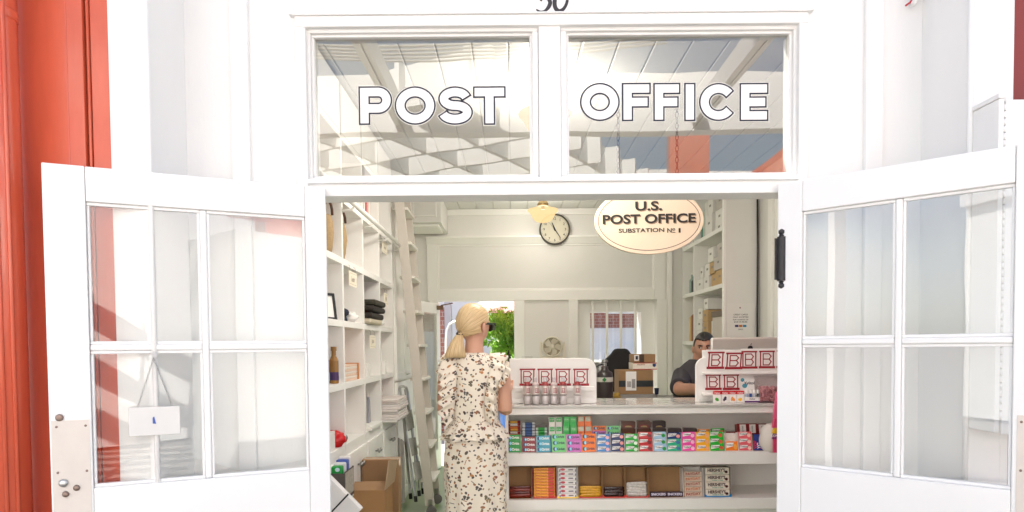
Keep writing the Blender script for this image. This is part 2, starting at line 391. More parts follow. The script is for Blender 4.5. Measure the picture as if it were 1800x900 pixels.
frame('panel_bead', S(771)+.001, S(1150)-.001, Z(510)+.001, Z(429)-.001, .02, Yb-.014, Yb, bwall, INTRIM)
for a, b in ((904.2, 922), (1000, 1015.8), (1154.2, 1171)):
    bx('post', INTRIM, bwall, S(a), S(b), Yb-.035, Yb+.15, 0, zb-.001, bevel=.004)
bx('door_jamb', INTRIM, bwall, S(757), S(771.8), Yb-.035, Yb+.15, 0, zb-.001, bevel=.004)
bx('corner_post', INTRIM, bwall, S(1172), S(1180), Yb-.06, Yb-.001, 0, CEIL-.08, bevel=.004)
# barred window
bx('window_lining', INTRIM, bwall, w0+.001, S(1040), Yb+.14, Yb+.42, .8, zb+.05)
bx('window_lining', INTRIM, bwall, S(1131), w1+.15, Yb+.14, Yb+.42, .8, zb+.05)
bx('window_head', INTRIM, bwall, S(1040)+.001, S(1131)-.001, Yb+.141, Yb+.42, Z(548), zb+.05)
for px in (1043, 1068, 1092.5, 1118):
    MB().box(S(px-2), S(px+2), Yb+.03, Yb+.06, .82, zb).build('window_bar', INTRIM, bwall, bevel=.003)
bx('window_pane', GLASS, bwall, S(1040), S(1131), Yb+.36, Yb+.364, .8, Z(548))
# open back door leaf, seen edge on
bd = thing('glazed_back_door', 'white glazed door standing open at the back doorway', 'door', (dx0, Yb+.14, 0))
Md = Matrix.Translation((dx0+.03, Yb+.16, 0)) @ Matrix.Rotation(rad(97), 4, 'Z')
Md2 = Matrix.Translation((dx0+.0, Yb-.03, 0)) @ Matrix.Rotation(rad(-104), 4, 'Z')
Md = Md2
def lbox(M, name, m, par, *b, bevel=.003): return MB().box(*b, M=M).build(name, m, par, bevel=bevel)
lbox(Md, 'stile', INTRIM, bd, 0, .09, -.02, .02, .01, 2.0); lbox(Md, 'stile', INTRIM, bd, .71, .80, -.02, .02, .01, 2.0)
lbox(Md, 'rail', INTRIM, bd, .091, .709, -.02, .02, 1.88, 2.0); lbox(Md, 'rail', INTRIM, bd, .091, .709, -.02, .02, .01, .25)
lbox(Md, 'door_pane', GLASS, bd, .09, .71, -.003, .003, .25, 1.88, bevel=0)
MB().ell((0,0,0), (.03,.03,.03), 12, 8).build('knob', mat('brass', (.5,.36,.16), .3, .1, 30, metal=1), bd, True); LAST[0].location = Md @ Vector((.75, .05, .98)) - Vector((dx0, Yb+.14, 0)); LAST[0].matrix_parent_inverse = Matrix()
cl = MB().box(-.05, .05, -.03, .03, -.025, .025, M=Matrix.Translation(W(772, 541, Yb-.1)))
cl.tube([W(775, 537, Yb-.1), W(796, 533, Yb-.05)], .008, 6); cl.build('door_closer', mat('bronze', (.16,.1,.06), .4, .1, 30, metal=.8), bd, bevel=.008)
# ------------------------------------------------------------------ double door leaves
HPLATE = mat('cream_enamel_plate', (.70,.64,.58), .4, .06, 12, bump=.1, bscale=60)
BOLT = mat('worn_bolt', (.30,.22,.18), .45, .2, 80, metal=.8)
def leaf(label, hx, s, ang, width, g0, gm, g1, zt, zg1, zm, zg0, plate):
    """s: direction of the leaf from its hinge, -1 left / 1 right; ang: how far it swings in front of the wall"""
    L = thing('double_door_leaf', label, 'door', (hx, 0, 0))
    M = Matrix.Translation((hx, -.012, 0)) @ Matrix.Rotation(-s*ang, 4, 'Z') @ Matrix.Diagonal((s, 1, 1, 1))
    T = .042                                                     # local y: -T..0, -T is the face towards us
    def lb(name, m, par, x0, x1, y0, y1, z0, z1, bevel=.0035):
        q = MB().box(x0, x1, y0, y1, z0, z1, M=M)
        if s < 0: q.f = [f[::-1] for f in q.f]
        return q.build(name, m, par, bevel=bevel)
    st = lb('stile', WHITE2, L, 0, g0, -T, 0, .015, zt)
    lb('stile', WHITE2, L, g1, width, -T, 0, .015, zt)
    lb('top_rail', WHITE2, L, g0+.0006, g1-.0014, -T+.0006, 0, zg1, zt-.0006)
    lb('bottom_rail', WHITE2, L, g0+.0006, g1-.0006, -T+.0006, 0, .015, zg0)
    hw = .0105
    lb('muntin', WHITE2, L, gm-hw, gm+hw, -T+.006, -.006, zg0+.001, zg1-.001, .005)
    for a, b in ((g0+.001, gm-hw-.0005), (gm+hw+.0005, g1-.001)):
        lb('muntin', WHITE2, L, a, b, -T+.005, -.006, zm-hw, zm+hw, .005)
        for c, d in ((zg0, zm-hw), (zm+hw, zg1)):
            # moulded bead round each light
            for x0, x1, z0, z1 in ((a, b, d-.011, d), (a, b, c, c+.011), (a, a+.009, c+.0111, d-.0111), (b-.009, b, c+.0111, d-.0111)):
                lb('glazing_bead', WHITE2, L, x0, x1, -T+.012, -.010, z0, z1, .003)
            lb('door_pane', GLASS, L, a+.002, b-.002, -T*.5-.0015, -T*.5+.0015, c+.002, d-.002, 0)
    if plate:
        x0, x1, z1 = plate
        pl = lb('lock_plate', HPLATE, L, x0, x1, -T-.002, -T-.0002, .82, z1, .0006)
        def rivet(name, x, z, r, h, m):
            q = MB().lathe([(r*.9, 0), (r, h*.3), (r*.8, h*.8), (r*.3, h)], 12, M=M @ Matrix.Translation((x, -T-.002, z)) @ Matrix.Rotation(PI/2, 4, 'X'))
            if s < 0: q.f = [f[::-1] for f in q.f]
            q.build(name, m, pl, smooth=True)
        for z in (z1-.02, z1-.17, z1-.32):
            for x in (x0+.011, x1-.015): rivet('screw', x, z, .004, .0015, BOLT)
        if s < 0:
            rivet('latch_button', x1-.03, z1-.205, .014, .010, ALU); rivet('bolt_head', x1-.066, z1-.224, .0105, .008, BOLT); rivet('bolt_head', x1-.035, z1-.242, .0105, .008, BOLT)
            rivet('keyhole_cover', x1-.024, z1+.010, .012, .004, BOLT)
    return L, M
LL, ML = leaf('left leaf of the white double door, opened against the red wall', OX0, -1, rad(24.7), .890, .0746, .421, .772, 2.083, 1.968, 1.487, 1.02, (.778, .885, 1.25))
RL, MR = leaf('right leaf of the white double door, with a black ball hinge', OX1, 1, rad(42), .86, .088, .405, .722, 2.083, 1.968, 1.487, 1.02, (.735, .855, 1.255))
# ball-tipped hinge at the right jamb
q = MB()
hp = W(1374, 455, -.05)
hM = Matrix.Translation((hp.x, -.05, hp.z))
q.lathe([(.0165, -.083), (.0165, .083)], 16, M=hM); q.lathe([(.006, .083), (.012, .086), (.008, .090), (.012, .097), (.012, .106), (.004, .112)], 12, M=hM)
q.lathe([(.004, -.112), (.012, -.106), (.012, -.097), (.008, -.090), (.012, -.086), (.006, -.083)], 12, M=hM)
hg = q.build('ball_hinge', IRON, RL, smooth=False, bevel=.001)
MB().box(hp.x-.024, hp.x+.024, -.046, -.041, hp.z-.078, hp.z+.078).build('hinge_plate', IRON, RL, bevel=.001)
# hanging plaque behind the lower left light of the left leaf
hs = thing('hanging_plaque', 'small blank white plaque hung on a thin chain in the left door', 'sign', (-1.25, -.25, 1.16))
def onleaf(px, py, off=-.05):
    """point a little in front of or behind the left leaf under a pixel"""
    d = RC @ Vector(((px-900)/F, (648-py)/F, -1)); n_ = (ML.to_3x3() @ Vector((0, 1, 0))); o_ = ML @ Vector((0, off, 0))
    t = (o_-CAM).dot(n_)/d.dot(n_); return CAM + d*t
hook = onleaf(270, 629); ca, cb = onleaf(242, 716), onleaf(302, 712)
xa = (ML.to_3x3() @ Vector((1, 0, 0))); ya = (ML.to_3x3() @ Vector((0, 1, 0)))
pc = onleaf(272, 740)
Mp = Matrix.Translation(pc) @ Matrix(((xa.x, ya.x, 0, 0), (xa.y, ya.y, 0, 0), (0, 0, 1, 0), (0, 0, 0, 1)))
MB().box(-.078, .078, -.002, .002, -.049, .049, M=Mp).build('plaque', mat('plaque_white', (.72,.71,.69), .25), hs, bevel=.002)
pq = LAST[0]
MB().prism([(-.004, -.010), (.006, -.008), (.006, .012), (.001, .016)], -.0035, -.0024, M=Mp).build('blue_mark', col(60, 90, 170), pq)
MB().lathe([(.016, 0), (.016, .003), (.008, .006), (.004, .012)], 16, M=Matrix.Translation(hook+Vector((0,0,.008))) @ Matrix.Rotation(PI/2, 4, 'X')).build('suction_cup', CLEAR, hs, smooth=True)
def chain(name, a, b, par, m, link=.012, w=.0032, r=.0008, seg=5):
    a, b = Vector(a), Vector(b); n = max(2, int((b-a).length/(link*.78))); t = (b-a).normalized(); u = t.orthogonal().normalized(); v = t.cross(u); q = MB()
    for i in range(n):
        c = a+(b-a)*((i+.5)/n); e = u if i % 2 else v
        q.tube([c + t*(math.cos(k/8*2*PI)*link*.5) + e*(math.sin(k/8*2*PI)*w) for k in range(9)], r, seg, cap=False)
    return q.build(name, m, par, smooth=True)
chain('chain', hook, ca, hs, STEEL); chain('chain', hook, cb, hs, STEEL)
# ------------------------------------------------------------------ red neighbour on the left
rb = thing('red_building', 'red painted board building beside the post office, left of its door', 'building', (-2, -.25, 0))
xe = fx(200, -.25, 250)
bx('wall', REDDARK, rb, -6, LX-.10, YR+.02, .3, 0, TOP)
bx('siding_board', RED, rb, fx(172, -.27), xe+.012, YR-.004, YR+.019, 0, TOP, bevel=.003)
bx('siding_board', RED, rb, fx(131, -.27), fx(160, -.27), YR-.008, YR+.019, 0, TOP, bevel=.004)
bx('siding_board', RED, rb, fx(20, -.27), fx(131, -.27)-.002, YR-.001, YR+.019, 0, TOP, bevel=.003)
for i in range(4): bx('siding_board', RED, rb, fx(18, -.27)-.25*(i+1)+.004, fx(18, -.27)-.25*i, YR-.001, YR+.019, 0, TOP, bevel=.003)
MB().tube([(fx(166, -.27), YR+.004, 0), (fx(166, -.27), YR+.004, TOP)], .006, 6).build('groove_bead', RED, rb, smooth=True)
dp = thing('downspout', 'round red painted downspout on the red wall at the far left', 'pipe', (-1.69, -.36, 0))
px_ = fx(3, -.36, 300)
MB().tube([(px_, -.37, -.05), (px_, -.37, TOP)], .062, 28).build('pipe', REDPIPE, dp, smooth=True)
for dx in (.030, .052):
    MB().tube([(px_+dx, -.37-math.sqrt(.062**2-dx*dx)-.001, -.05), (px_+dx, -.37-math.sqrt(.062**2-dx*dx)-.001, TOP)], .007, 8).build('pipe_rib', REDPIPE, dp, smooth=True)
MB().lathe([(.0625, 0), (.0645, .003), (.0645, .03), (.0625, .033)], 28, M=Matrix.Translation((px_, -.37, fz(34, -.37, 20)))).build('pipe_joint', REDPIPE, dp, smooth=True)
# ------------------------------------------------------------------ right neighbour and folded shutter
gb = thing('wine_red_building', 'dark red wall with white boards at the right edge', 'building', (2.2, -.25, 0))
xr = fx(1779, -.27, 90)
bx('wall', REDDARK, gb, xr+.0, 6, YR-.002, .3, 0, TOP)
bx('trim_board', WHITE, gb, RX_+.1185, xr+.002, YR-.018, YR+.05, 0, TOP, bevel=.003)
bx('trim_board', WHITE, gb, xr-.02, 6, YR-.02, YR-.003, fz(186, -.27, 1790), fz(180, -.27, 1790)-.001, bevel=.003)
fs = thing('folding_shutter', 'folded white window shutter with a piano hinge behind the right door', 'shutter', (1.7, -.33, 1.18))
sz0, sz1 = 1.185, 2.262
bx('side_panel', WHITE, fs, RX_+.0005, RX_+.018, YR-.152, YR-.0225, sz0, sz1, bevel=.003)
bx('cover_strip', WHITE, fs, RX_-.004, RX_+.02, YR-.155, YR-.021, sz1+.0005, sz1+.016, bevel=.003)
bx('front_panel', WHITE, fs, RX_+.022, RX_+.105, YR-.155, YR-.135, sz0-.006, sz1-.004, bevel=.003)
bx('front_panel', WHITE, fs, RX_+.1085, 2.3, YR-.150, YR-.13, sz0-.006, sz1-.002, bevel=.003)
for i in range(44):
    z = sz0+.05+i*.023
    MB().tube([(RX_+.0195, YR-.152, z), (RX_+.0195, YR-.152, z+.0195)], .0035, 8).build('hinge_knuckle', WHITE, fs, smooth=True)
# cable stub under the eave at the top right
cs = thing('cable_stub', 'short red wire poking out at the top right corner', 'cable', (1.5, -.02, 2.8))
MB().tube([W(1592, 10, -.03), W(1600, 4, -.03), W(1606, -6, -.02), W(1618, -16, -.003)], .0035, 6).build('wire', col(190, 30, 40), cs, smooth=True)
MB().tube([W(1604, 8, -.03), W(1612, -4, -.025), W(1622, -20, -.003)], .010, 8).build('wire_sheath', WHITE, cs, smooth=True)
# ------------------------------------------------------------------ behind the camera: courtyard seen only in the glass
ob = thing('facing_building', 'white sunlit building across the courtyard, seen in the panes', 'building', (0, -9, 0))
bx('wall', WHITE, ob, -9, 7, -9.6, -9.2, 0, 4.4); bx('parapet', WHITE, ob, -9, 7, -9.2, -9.05, 4.15, 4.5)
for i in range(2):
    x = -7.5+i*2.2
    f_ = bx('window', mat('dark_window', (.03,.035,.04), .15), ob, x, x+1.2, -9.2, -9.17, 1.0, 2.4)
    frame('window_frame', x-.06, x+1.26, .94, 2.46, .08, -9.21, -9.14, f_)
MB().prism([(2.1, 3.2), (2.6, 3.2), (2.6, 4.3), (2.35, 4.5), (2.1, 4.3)], -6.4, -6.2).build('red_chimney', RED, ob); MB().prism([(2.9, 3.0), (5.2, 3.0), (5.2, 3.6), (4.0, 4.35), (2.9, 3.6)], -7.2, -6.9).build('red_gable', RED, ob); bx('gable_wall', WHITE, ob, 2.0, 5.3, -7.3, -6.0, -.05, 2.99)
bx('red_door', RED, ob, 4.9, 5.9, -9.2, -9.15, 0, 2.2)
pg = thing('courtyard_pergola', 'white slatted roof over the courtyard, seen mirrored in the transom', 'pergola', (0, -4, 0))
Mg = Matrix.Translation((.2, -5.6, 3.55)) @ Matrix.Rotation(rad(28), 4, 'Z')
for i in range(9):
    y = -2.4+i*.62; MB().box(-3.4, 1.0, y, y+.05, 0, .36, M=Mg).build('slat', WHITE, pg)
for i in range(7):
    x = -3.3+i*.68; MB().box(x, x+.05, -2.5, 2.7, .01, .37, M=Mg).build('slat', WHITE, pg)
for x in (-3.6, -2.3, -1.0, .3, 1.6, 2.9):
    MB().box(x, x+.09, -3.3, -.03, 3.42, 3.58).build('rafter', WHITE, pg)
bx('beam', WHITE, pg, -4.2, 3.6, -3.45, -3.3, 3.36, 3.86); bx('beam', WHITE, pg, -4.2, 3.6, -1.62, -1.5, 3.58, 3.70)
for x in (-4.1, 3.4): bx('post', WHITE, pg, x, x+.14, -3.45, -3.31, -.05, 3.36)
for i in range(5):
    MB().tube([(-2.5+.02*i+k*.45, -2.2-.06*i, 3.62+.12*((k-4)/4)**2) for k in range(9)], .009, 5).build('cable', mat('grey_cable', (.3,.28,.26), .6), pg, smooth=True)
# ================================================================== FIXTURES ALONG THE LEFT WALL
CXF = -1.05                                        # face of the pigeonholes
YD = [-.0+.45, 1.04, 1.62, 2.20, 2.79, 3.38]      # dividers
ZR = [.85, 1.24, 1.63, 2.02, 2.41, 2.80]
cub = thing('pigeonhole_shelf', 'white built-in pigeonhole shelves with cupboards below along the left wall', 'shelf', (CXF-.18, 1.9, 0))
bx('back_panel', CUBBY, cub, IX0+.002, IX0+.02, YD[0], YD[-1], .83, 2.83)
for y in YD: bx('divider', CUBBY, cub, IX0+.02, CXF, y-.016, y+.016, .87, 2.80, bevel=.0015)
for z in ZR:
    for j in range(5):
        bx('shelf_board', CUBBY, cub, IX0+.021, CXF-.001, YD[j]+.0162, YD[j+1]-.0162, z-.02, z+.02, bevel=.0015)
bx('cupboard_carcase', CUBBY, cub, IX0+.002, CXF-.004, YD[0], YD[-1]+.02, .06, .829)
for j in range(5):
    ym = (YD[j]+YD[j+1])/2
    for a, b, k in ((YD[j]+.03, ym-.002, ym-.035), (ym+.002, YD[j+1]-.03, ym+.035)):
        d_ = bx('cupboard_door', CUBBY, cub, CXF-.0035, CXF+.014, a, b, .09, .80, bevel=.003)
        MB().lathe([(.006, 0), (.006, .018), (.015, .024), (.015, .032), (.006, .038)], 12, M=Matrix.Translation((CXF+.014, k, .70)) @ Matrix.Rotation(PI/2, 4, 'Y')).build('knob', STEEL, d_, smooth=True)
bx('plinth', CUBBY, cub, IX0+.002, CXF-.03, YD[0], YD[-1], .001, .06)
# upper run above the rail
for j in range(5): bx('top_fascia', CUBBY, cub, CXF-.012, CXF-.001, YD[j]+.017, YD[j+1]-.017, 2.822, 3.12)
rail = thing('ladder_rail', 'white tube rail for the ladder along the top of the pigeonholes', 'rail', (-.97, 1.9, 2.37))
MB().tube([(-.97, .4, 2.37), (-.97, 3.75, 2.37)], .016, 12).build('tube', INTRIM, rail, smooth=True)
for y in YD[1:] + [3.7]: MB().tube([(CXF+.001, y, 2.33), (-1.0, y, 2.335), (-.97, y, 2.352)], .008, 6).build('bracket', INTRIM, rail, smooth=True)
# tall cupboard past the pigeonholes
tc_ = thing('tall_cupboard', 'tall white cupboard with latch between the pigeonholes and back door', 'cupboard', (-1.24, 3.95, 0))
bx('carcase', CUBBY, tc_, IX0+.002, CXF-.006, 3.405, 4.52, .001, 2.83)
for a, b in ((3.43, 3.955), (3.963, 4.5)):
    for z0, z1 in ((.08, 1.16), (1.18, 2.80)):
        d_ = bx('cupboard_door', INTRIM, tc_, CXF-.0055, CXF+.014, a, b, z0, z1, bevel=.003)
        frame_m = MB()
        frame_m.box(CXF+.0141, CXF+.02, a, a+.06, z0, z1); frame_m.box(CXF+.0141, CXF+.02, b-.06, b, z0, z1); frame_m.box(CXF+.0141, CXF+.02, a+.06, b-.06, z0, z0+.07); frame_m.box(CXF+.0141, CXF+.02, a+.06, b-.06, z1-.07, z1)
        frame_m.build('door_frame', INTRIM, d_, bevel=.002)
MB().tube([(CXF+.03, 3.90, 1.22), (CXF+.045, 3.90, 1.22), (CXF+.045, 4.02, 1.22), (CXF+.03, 4.02, 1.22)], .006, 6).build('latch', STEEL, tc_, smooth=True)
# boxed wall cupboard at the ceiling
wc = thing('ceiling_cupboard', 'white panelled cupboard hung under the ceiling above the ladder', 'cupboard', (-1.09, 5.2, 2.84))
bx('carcase', INWALL, wc, IX0+.002, -.763, 4.80, 5.575, 2.842, 3.135, bevel=.003)
frame('panel_moulding', fx(728, 4.79), fx(770, 4.79), fz(381, 4.79, 750), fz(352, 4.79, 750), .018, 4.786, 4.7995, wc, INTRIM)
bx('pale_underside', INTRIM, wc, -1.3, -.80, 4.9, 5.4, 2.815, 2.8415, bevel=.004)  # whiter slab standing in for the lit underside of the cupboard
# ---- rolling library ladder
LADM = mat('ladder_paint', (.60,.555,.50), .45, .08, 5, bump=.1, bscale=80, stretch=(1,1,.3))
lad = thing('rolling_ladder', 'tall pale wooden rolling ladder hooked on the shelf rail', 'ladder', (-.76, 3.5, 0))
la, lb_ = Vector((-.735, 0, .08)), Vector((-.985, 0, 2.92)); lt = (lb_-la).normalized(); ln = Vector((lt.z, 0, -lt.x))
Ml = Matrix(((ln.x, 0, lt.x, la.x), (0, 1, 0, 0), (ln.z, 0, lt.z, la.z), (0, 0, 0, 1)))
LEN = (lb_-la).length
for y in (3.30, 3.76):
    MB().box(-.041, .041, y-.014, y+.014, 0, LEN, M=Ml).build('stile', LADM, lad, bevel=.003)
TRD = mat('ladder_tread_paint', (.78,.75,.69), .5, .06, 6)
for i in range(9):
    zz = .22+i*.30
    MB().box(-.065, .065, 3.3142, 3.7458, -.012, .012, M=Matrix.Translation(Ml @ Vector((0, 0, zz)))).build('tread', TRD, lad, bevel=.002)
for y in (3.30, 3.76):
    MB().lathe([(.03, -.012), (.045, -.010), (.045, .010), (.03, .012)], 20, M=Matrix.Translation((-.715, y-.05, .046)) @ Matrix.Rotation(PI/2, 4, 'X')).build('caster', mat('grey_rubber', (.16,.15,.15), .7), lad, smooth=False)
    MB().box(-.745, -.705, y-.034, y-.020, .03, .14).build('caster_fork', STEEL, lad, bevel=.002)
    MB().tube([(-.975, y, 2.36), (-.965, y, 2.405), (-.93, y, 2.41), (-.925, y, 2.28)], .007, 6).build('rail_hook', BLACK, lad, smooth=True)
# ---- folded aluminium step ladder
sld = thing('step_ladder', 'folded aluminium step ladder with grey treads leaning on the tall cupboard', 'ladder', (-.9, 3.55, 0))
def slp(px, py, Y): return W(px, py, Y)
legs = [((731, 882, 3.22), (703, 683, 3.50)), ((737, 872, 3.34), (717, 690, 3.52)), ((722, 877, 3.30), (706, 700, 3.50)), ((744, 868, 3.40), (712, 684, 3.52))]
for a, b in legs:
    MB().tube([slp(*a), slp(*b)], .012, 6).build('leg', ALU, sld); MB().tube([slp(*a), slp(*a)+Vector((-.004, .005, .05))], .017, 6).build('rubber_foot', BLACK, sld)
MB().tube([slp(703, 684, 3.5), slp(704, 680, 3.5), slp(709, 679, 3.51), slp(714, 681, 3.52), slp(717, 690, 3.52)], .011, 8).build('hand_rail', ALU, sld, smooth=True)
for a, b, c, d in (((709, 724, 3.42), (722, 720, 3.46), (727, 752, 3.42), (717, 758, 3.38)), ((718, 771, 3.38), (729, 769, 3.42), (733, 799, 3.38), (724, 802, 3.34)), ((725, 813, 3.34), (736, 811, 3.38), (742, 840, 3.34), (731, 846, 3.30))):
    p_ = [slp(*k) for k in (a, b, c, d)]; o_ = Vector((.006, .018, 0))
    MB().add(p_+[k+o_ for k in p_], [(3,2,1,0),(4,5,6,7),(0,1,5,4),(1,2,6,5),(2,3,7,6),(3,0,4,7)]).build('tread', mat('tread_grey', (.34,.34,.31), .5, .25, 120, bump=.4, bscale=200), sld)
# boards leaning beside it
for k, (a, b) in enumerate(((703, 770), (708, 772))):
    t_ = tag(MB().add([W(a, 884, 3.25+.06*k), W(a+4, 883, 3.25+.06*k), W(a+3, b+5, 3.3+.06*k), W(a-1, b, 3.3+.06*k)] + [W(a, 884, 3.25+.06*k)+Vector((-.02, .03, 0)), W(a+4, 883, 3.25+.06*k)+Vector((-.02, .03, 0)), W(a+3, b+5, 3.3+.06*k)+Vector((-.02, .03, 0)), W(a-1, b, 3.3+.06*k)+Vector((-.02, .03, 0))], [(0,1,2,3),(7,6,5,4),(0,4,5,1),(1,5,6,2),(2,6,7,3),(3,7,4,0)]).build('leaning_board', mat('grey_board', (.38,.36,.33), .6)), 'narrow grey board leaning beside the step ladder, %s of two' % ('nearer' if k == 0 else 'farther'), 'board', 'boards leaning beside the step ladder')
# ------------------------------------------------------------------ things in the pigeonholes
WICK = mat('wicker', (.42,.29,.15), .8, .3, 60, bump=.8, bscale=90, stretch=(1,1,3))
LEATH = mat('brown_leather', (.10,.035,.018), .45, .2, 40)
def basket(label, y, z, r, h, x):
    t = thing('wicker_bag', label, 'bag', (x, y, z), group='wicker bags in the pigeonholes')
    MB().lathe([(r*.7, 0), (r*.85, h*.2), (r, h*.55), (r*.92, h*.85), (r*.75, h)], 20).build('body', WICK, t, smooth=True, world=False)
    for s in (-1, 1): MB().tube([(s*r*.4+math.cos(a)*r*.45, s*.01, h+math.sin(a)*.09) for a in [PI*k/8 for k in range(9)]], .009, 6).build('handle', LEATH, t, smooth=True, world=False)
basket('wicker bag with brown handles cut by the door edge', 1.49, 2.042, .06, .24, -1.13)
basket('slim wicker bag with brown leather handles in the second pigeonhole', 1.76, 2.042, .075, .24, -1.13)
def tagcard(y0, y1, z0, z1, label, x=CXF+.012, word=None):
    t = thing('name_card', label, 'label', (x, (y0+y1)/2, z0), group='name cards hung on the pigeonholes')
    MB().box(x-.002, x+.002, y0, y1, z0, z1).build('card', mat('cream_card', (.86,.80,.66), .6), t)
    q = MB()
    for z in (z0+.012, z1-.014): q.box(x+.0021, x+.0026, y0+.02, y1-.02, z, z+.002)
    q.build('printed_rule', col(150, 130, 100), t)
    if word: text('lettering', word, col(120, 95, 70), t, Matrix.Translation((x+.0028, (y0+y1)/2, (z0+z1)/2)) @ Matrix.Rotation(PI/2, 4, 'Z') @ RX, w=(y1-y0)*.4, offset=.01)
    for y in (y0+.03, y1-.03): MB().tube([(x, y, z1-.004), (x, y, z1+.03), (x-.02, y, z1+.045)], .0015, 5).build('hook', STEEL, t)
tagcard(1.72, 1.93, 1.90-.02, 1.975, 'cream name card in the second pigeonhole column, upper row', word='Leah')
tagcard(2.86, 3.06, 2.25, 2.345, 'cream name card just below the ladder rail', word='Sunny')
tagcard(2.90, 3.06, 1.83, 1.925, 'small cream name card in the column nearest the ladder', word='W')
tagcard(2.32, 2.52, 1.475, 1.57, 'cream name card above the small white box', word='John')
# picture frame
t = thing('picture_frame', 'small black framed card standing in a pigeonhole by the door edge', 'frame', (-1.12, 1.5, 1.65))
Mf = Matrix.Translation((-1.10, 1.50, 1.652)) @ Matrix.Rotation(rad(62), 4, 'Z') @ Matrix.Rotation(rad(-8), 4, 'X')
q = MB(); q.box(-.06, .06, 0, .015, 0, .015, M=Mf); q.box(-.06, .06, 0, .015, .15, .165, M=Mf); q.box(-.06, -.045, 0, .015, .015, .15, M=Mf); q.box(.045, .06, 0, .015, .015, .15, M=Mf)
q.build('moulding', BLACK, t); MB().box(-.045, .045, .008, .012, .015, .15, M=Mf).build('mount', PAPER, t)
def blob(name, label, cat, c, r, m, seed=0, parts=None, amp=.18):
    q = MB().ell((0,0,0), (1,1,1), 20, 14)
    q.v = [tuple(Vector((x*r[0], y*r[1], z*r[2]))*(1+amp*mnoise.noise(Vector((x, y, z))*2.2+Vector((seed*7.1, 3, 1))))+Vector(c)) for x, y, z in q.v]
    return tag(q.build(name, m, smooth=True), label, cat)
blob('cloth_bundle', 'dark blue bundled cloth in a pigeonhole', 'cloth', (-1.16, 1.86, 1.70), (.08, .07, .06), mat('navy_cloth', (.02,.025,.05), .9, .3, 40), 1, amp=.5)
blob('paper_bundle', 'crumpled white paper beside the dark blue cloth', 'paper', (-1.11, 2.0, 1.685), (.05, .07, .035), PAPER, 3, amp=.6)
DK = mat('dark_wool', (.028,.022,.018), .95, .5, 60, bump=.6, bscale=120)
t = thing('folded_blanket', 'stack of dark folded blankets overhanging a pigeonhole', 'blanket', (-1.16, 2.5, 1.65))
for k, (z, dy, mm) in enumerate(((1.675, .22, mat('cream_wool', (.62,.55,.42), .9, .1, 30)), (1.715, .23, DK), (1.765, .235, DK), (1.81, .19, mat('olive_wool', (.05,.045,.032), .95, .4, 60)))):
    MB().box(-1.38, -1.02+.012*k, 2.50-dy, 2.50+dy, z-.022, z+.022).build('fold', mm, t, smooth=True, bevel=.018, seg=4)
tag(bx('book', mat('ochre_book', (.42,.20,.03), .5), None, -1.28, -1.07, 2.86, 2.915, 1.652, 1.87, bevel=.003), 'upright ochre book beside the dark blankets', 'book')
blob('ceramic_figure', 'little white figurine beside the ochre book', 'figurine', (-1.10, 3.02, 1.695), (.035, .06, .04), PAPER, 5, amp=.5)
# amber bottles
def bottle_amber(y, x, lab, c1, c2):
    t = thing('tall_bottle', lab, 'bottle', (x, y, 1.262), group='bottles in the pigeonhole by the door')
    MB().lathe([(.026, 0), (.028, .01), (.028, .14), (.014, .17), (.014, .2), (.018, .2), (.018, .225)], 16).build('body', c1, t, smooth=False, world=False)
    MB().lathe([(.0288, .02), (.0288, .07)], 16, cap=False).build('wrapper', c2, t, world=False)
bottle_amber(1.52, -1.09, 'amber bottle with purple wrapper in the pigeonhole', mat('amber', (.30,.15,.04), .25), col(70, 45, 90))
bottle_amber(1.425, -1.12, 'slim violet bottle next to the amber one', col(120, 80, 130), col(90, 150, 170))
t = thing('soap_stack', 'low stack of orange edged white soap bars', 'soap', (-1.15, 1.9, 1.262))
for k in range(7): MB().box(-1.26, -1.07, 1.72, 2.05, 1.262+k*.0155, 1.262+k*.0155+.0145).build('bar', col(238, 226, 214) if k % 2 else col(235, 200, 175), t, bevel=.003)
MB().box(-1.27, -1.065, 2.051, 2.09, 1.262, 1.375).build('holder', mat('orange_wood', (.55,.22,.06), .5), t, bevel=.002)
def whitebox(label, *b):
    t = tag(bx('small_box', PAPER, None, *b, bevel=.002), label, 'box', 'small white boxes in the pigeonholes')
whitebox('small white box standing open in the lower pigeonhole', -1.2, -1.06, 2.33, 2.45, 1.262, 1.36)
whitebox('narrow white box at the edge of the last pigeonhole', -1.15, -1.02, 2.815, 2.87, 1.262, 1.37)
blob('tape_gun', 'red tape dispenser in the lowest pigeonhole by the door', 'tape dispenser', (-1.10, 1.52, .92), (.07, .055, .05), col(200, 25, 30), 8, amp=.4)
tag(bx('small_carton', PAPER, None, -1.25, -1.07, 1.22, 1.44, .872, .98), 'white carton beside the red tape dispenser', 'box')
MB().lathe([(.022, 0), (.028, .02), (.028, .045), (.02, .06)], 14, M=Matrix.Translation((-1.08, 1.70, .905)) @ Matrix.Rotation(PI/2, 4, 'X')).build('tape_roll', IRON, smooth=True); tag(bpy.data.objects['tape_roll'], 'small black roll at the lowest pigeonhole divider', 'tape')
t = thing('striped_pouches', 'striped cloth pouches standing in a white tray', 'pouch', (-1.15, 2.5, .872))
bx('tray', INTRIM, t, -1.3, -1.03, 2.30, 2.70, .872, .90, bevel=.003)
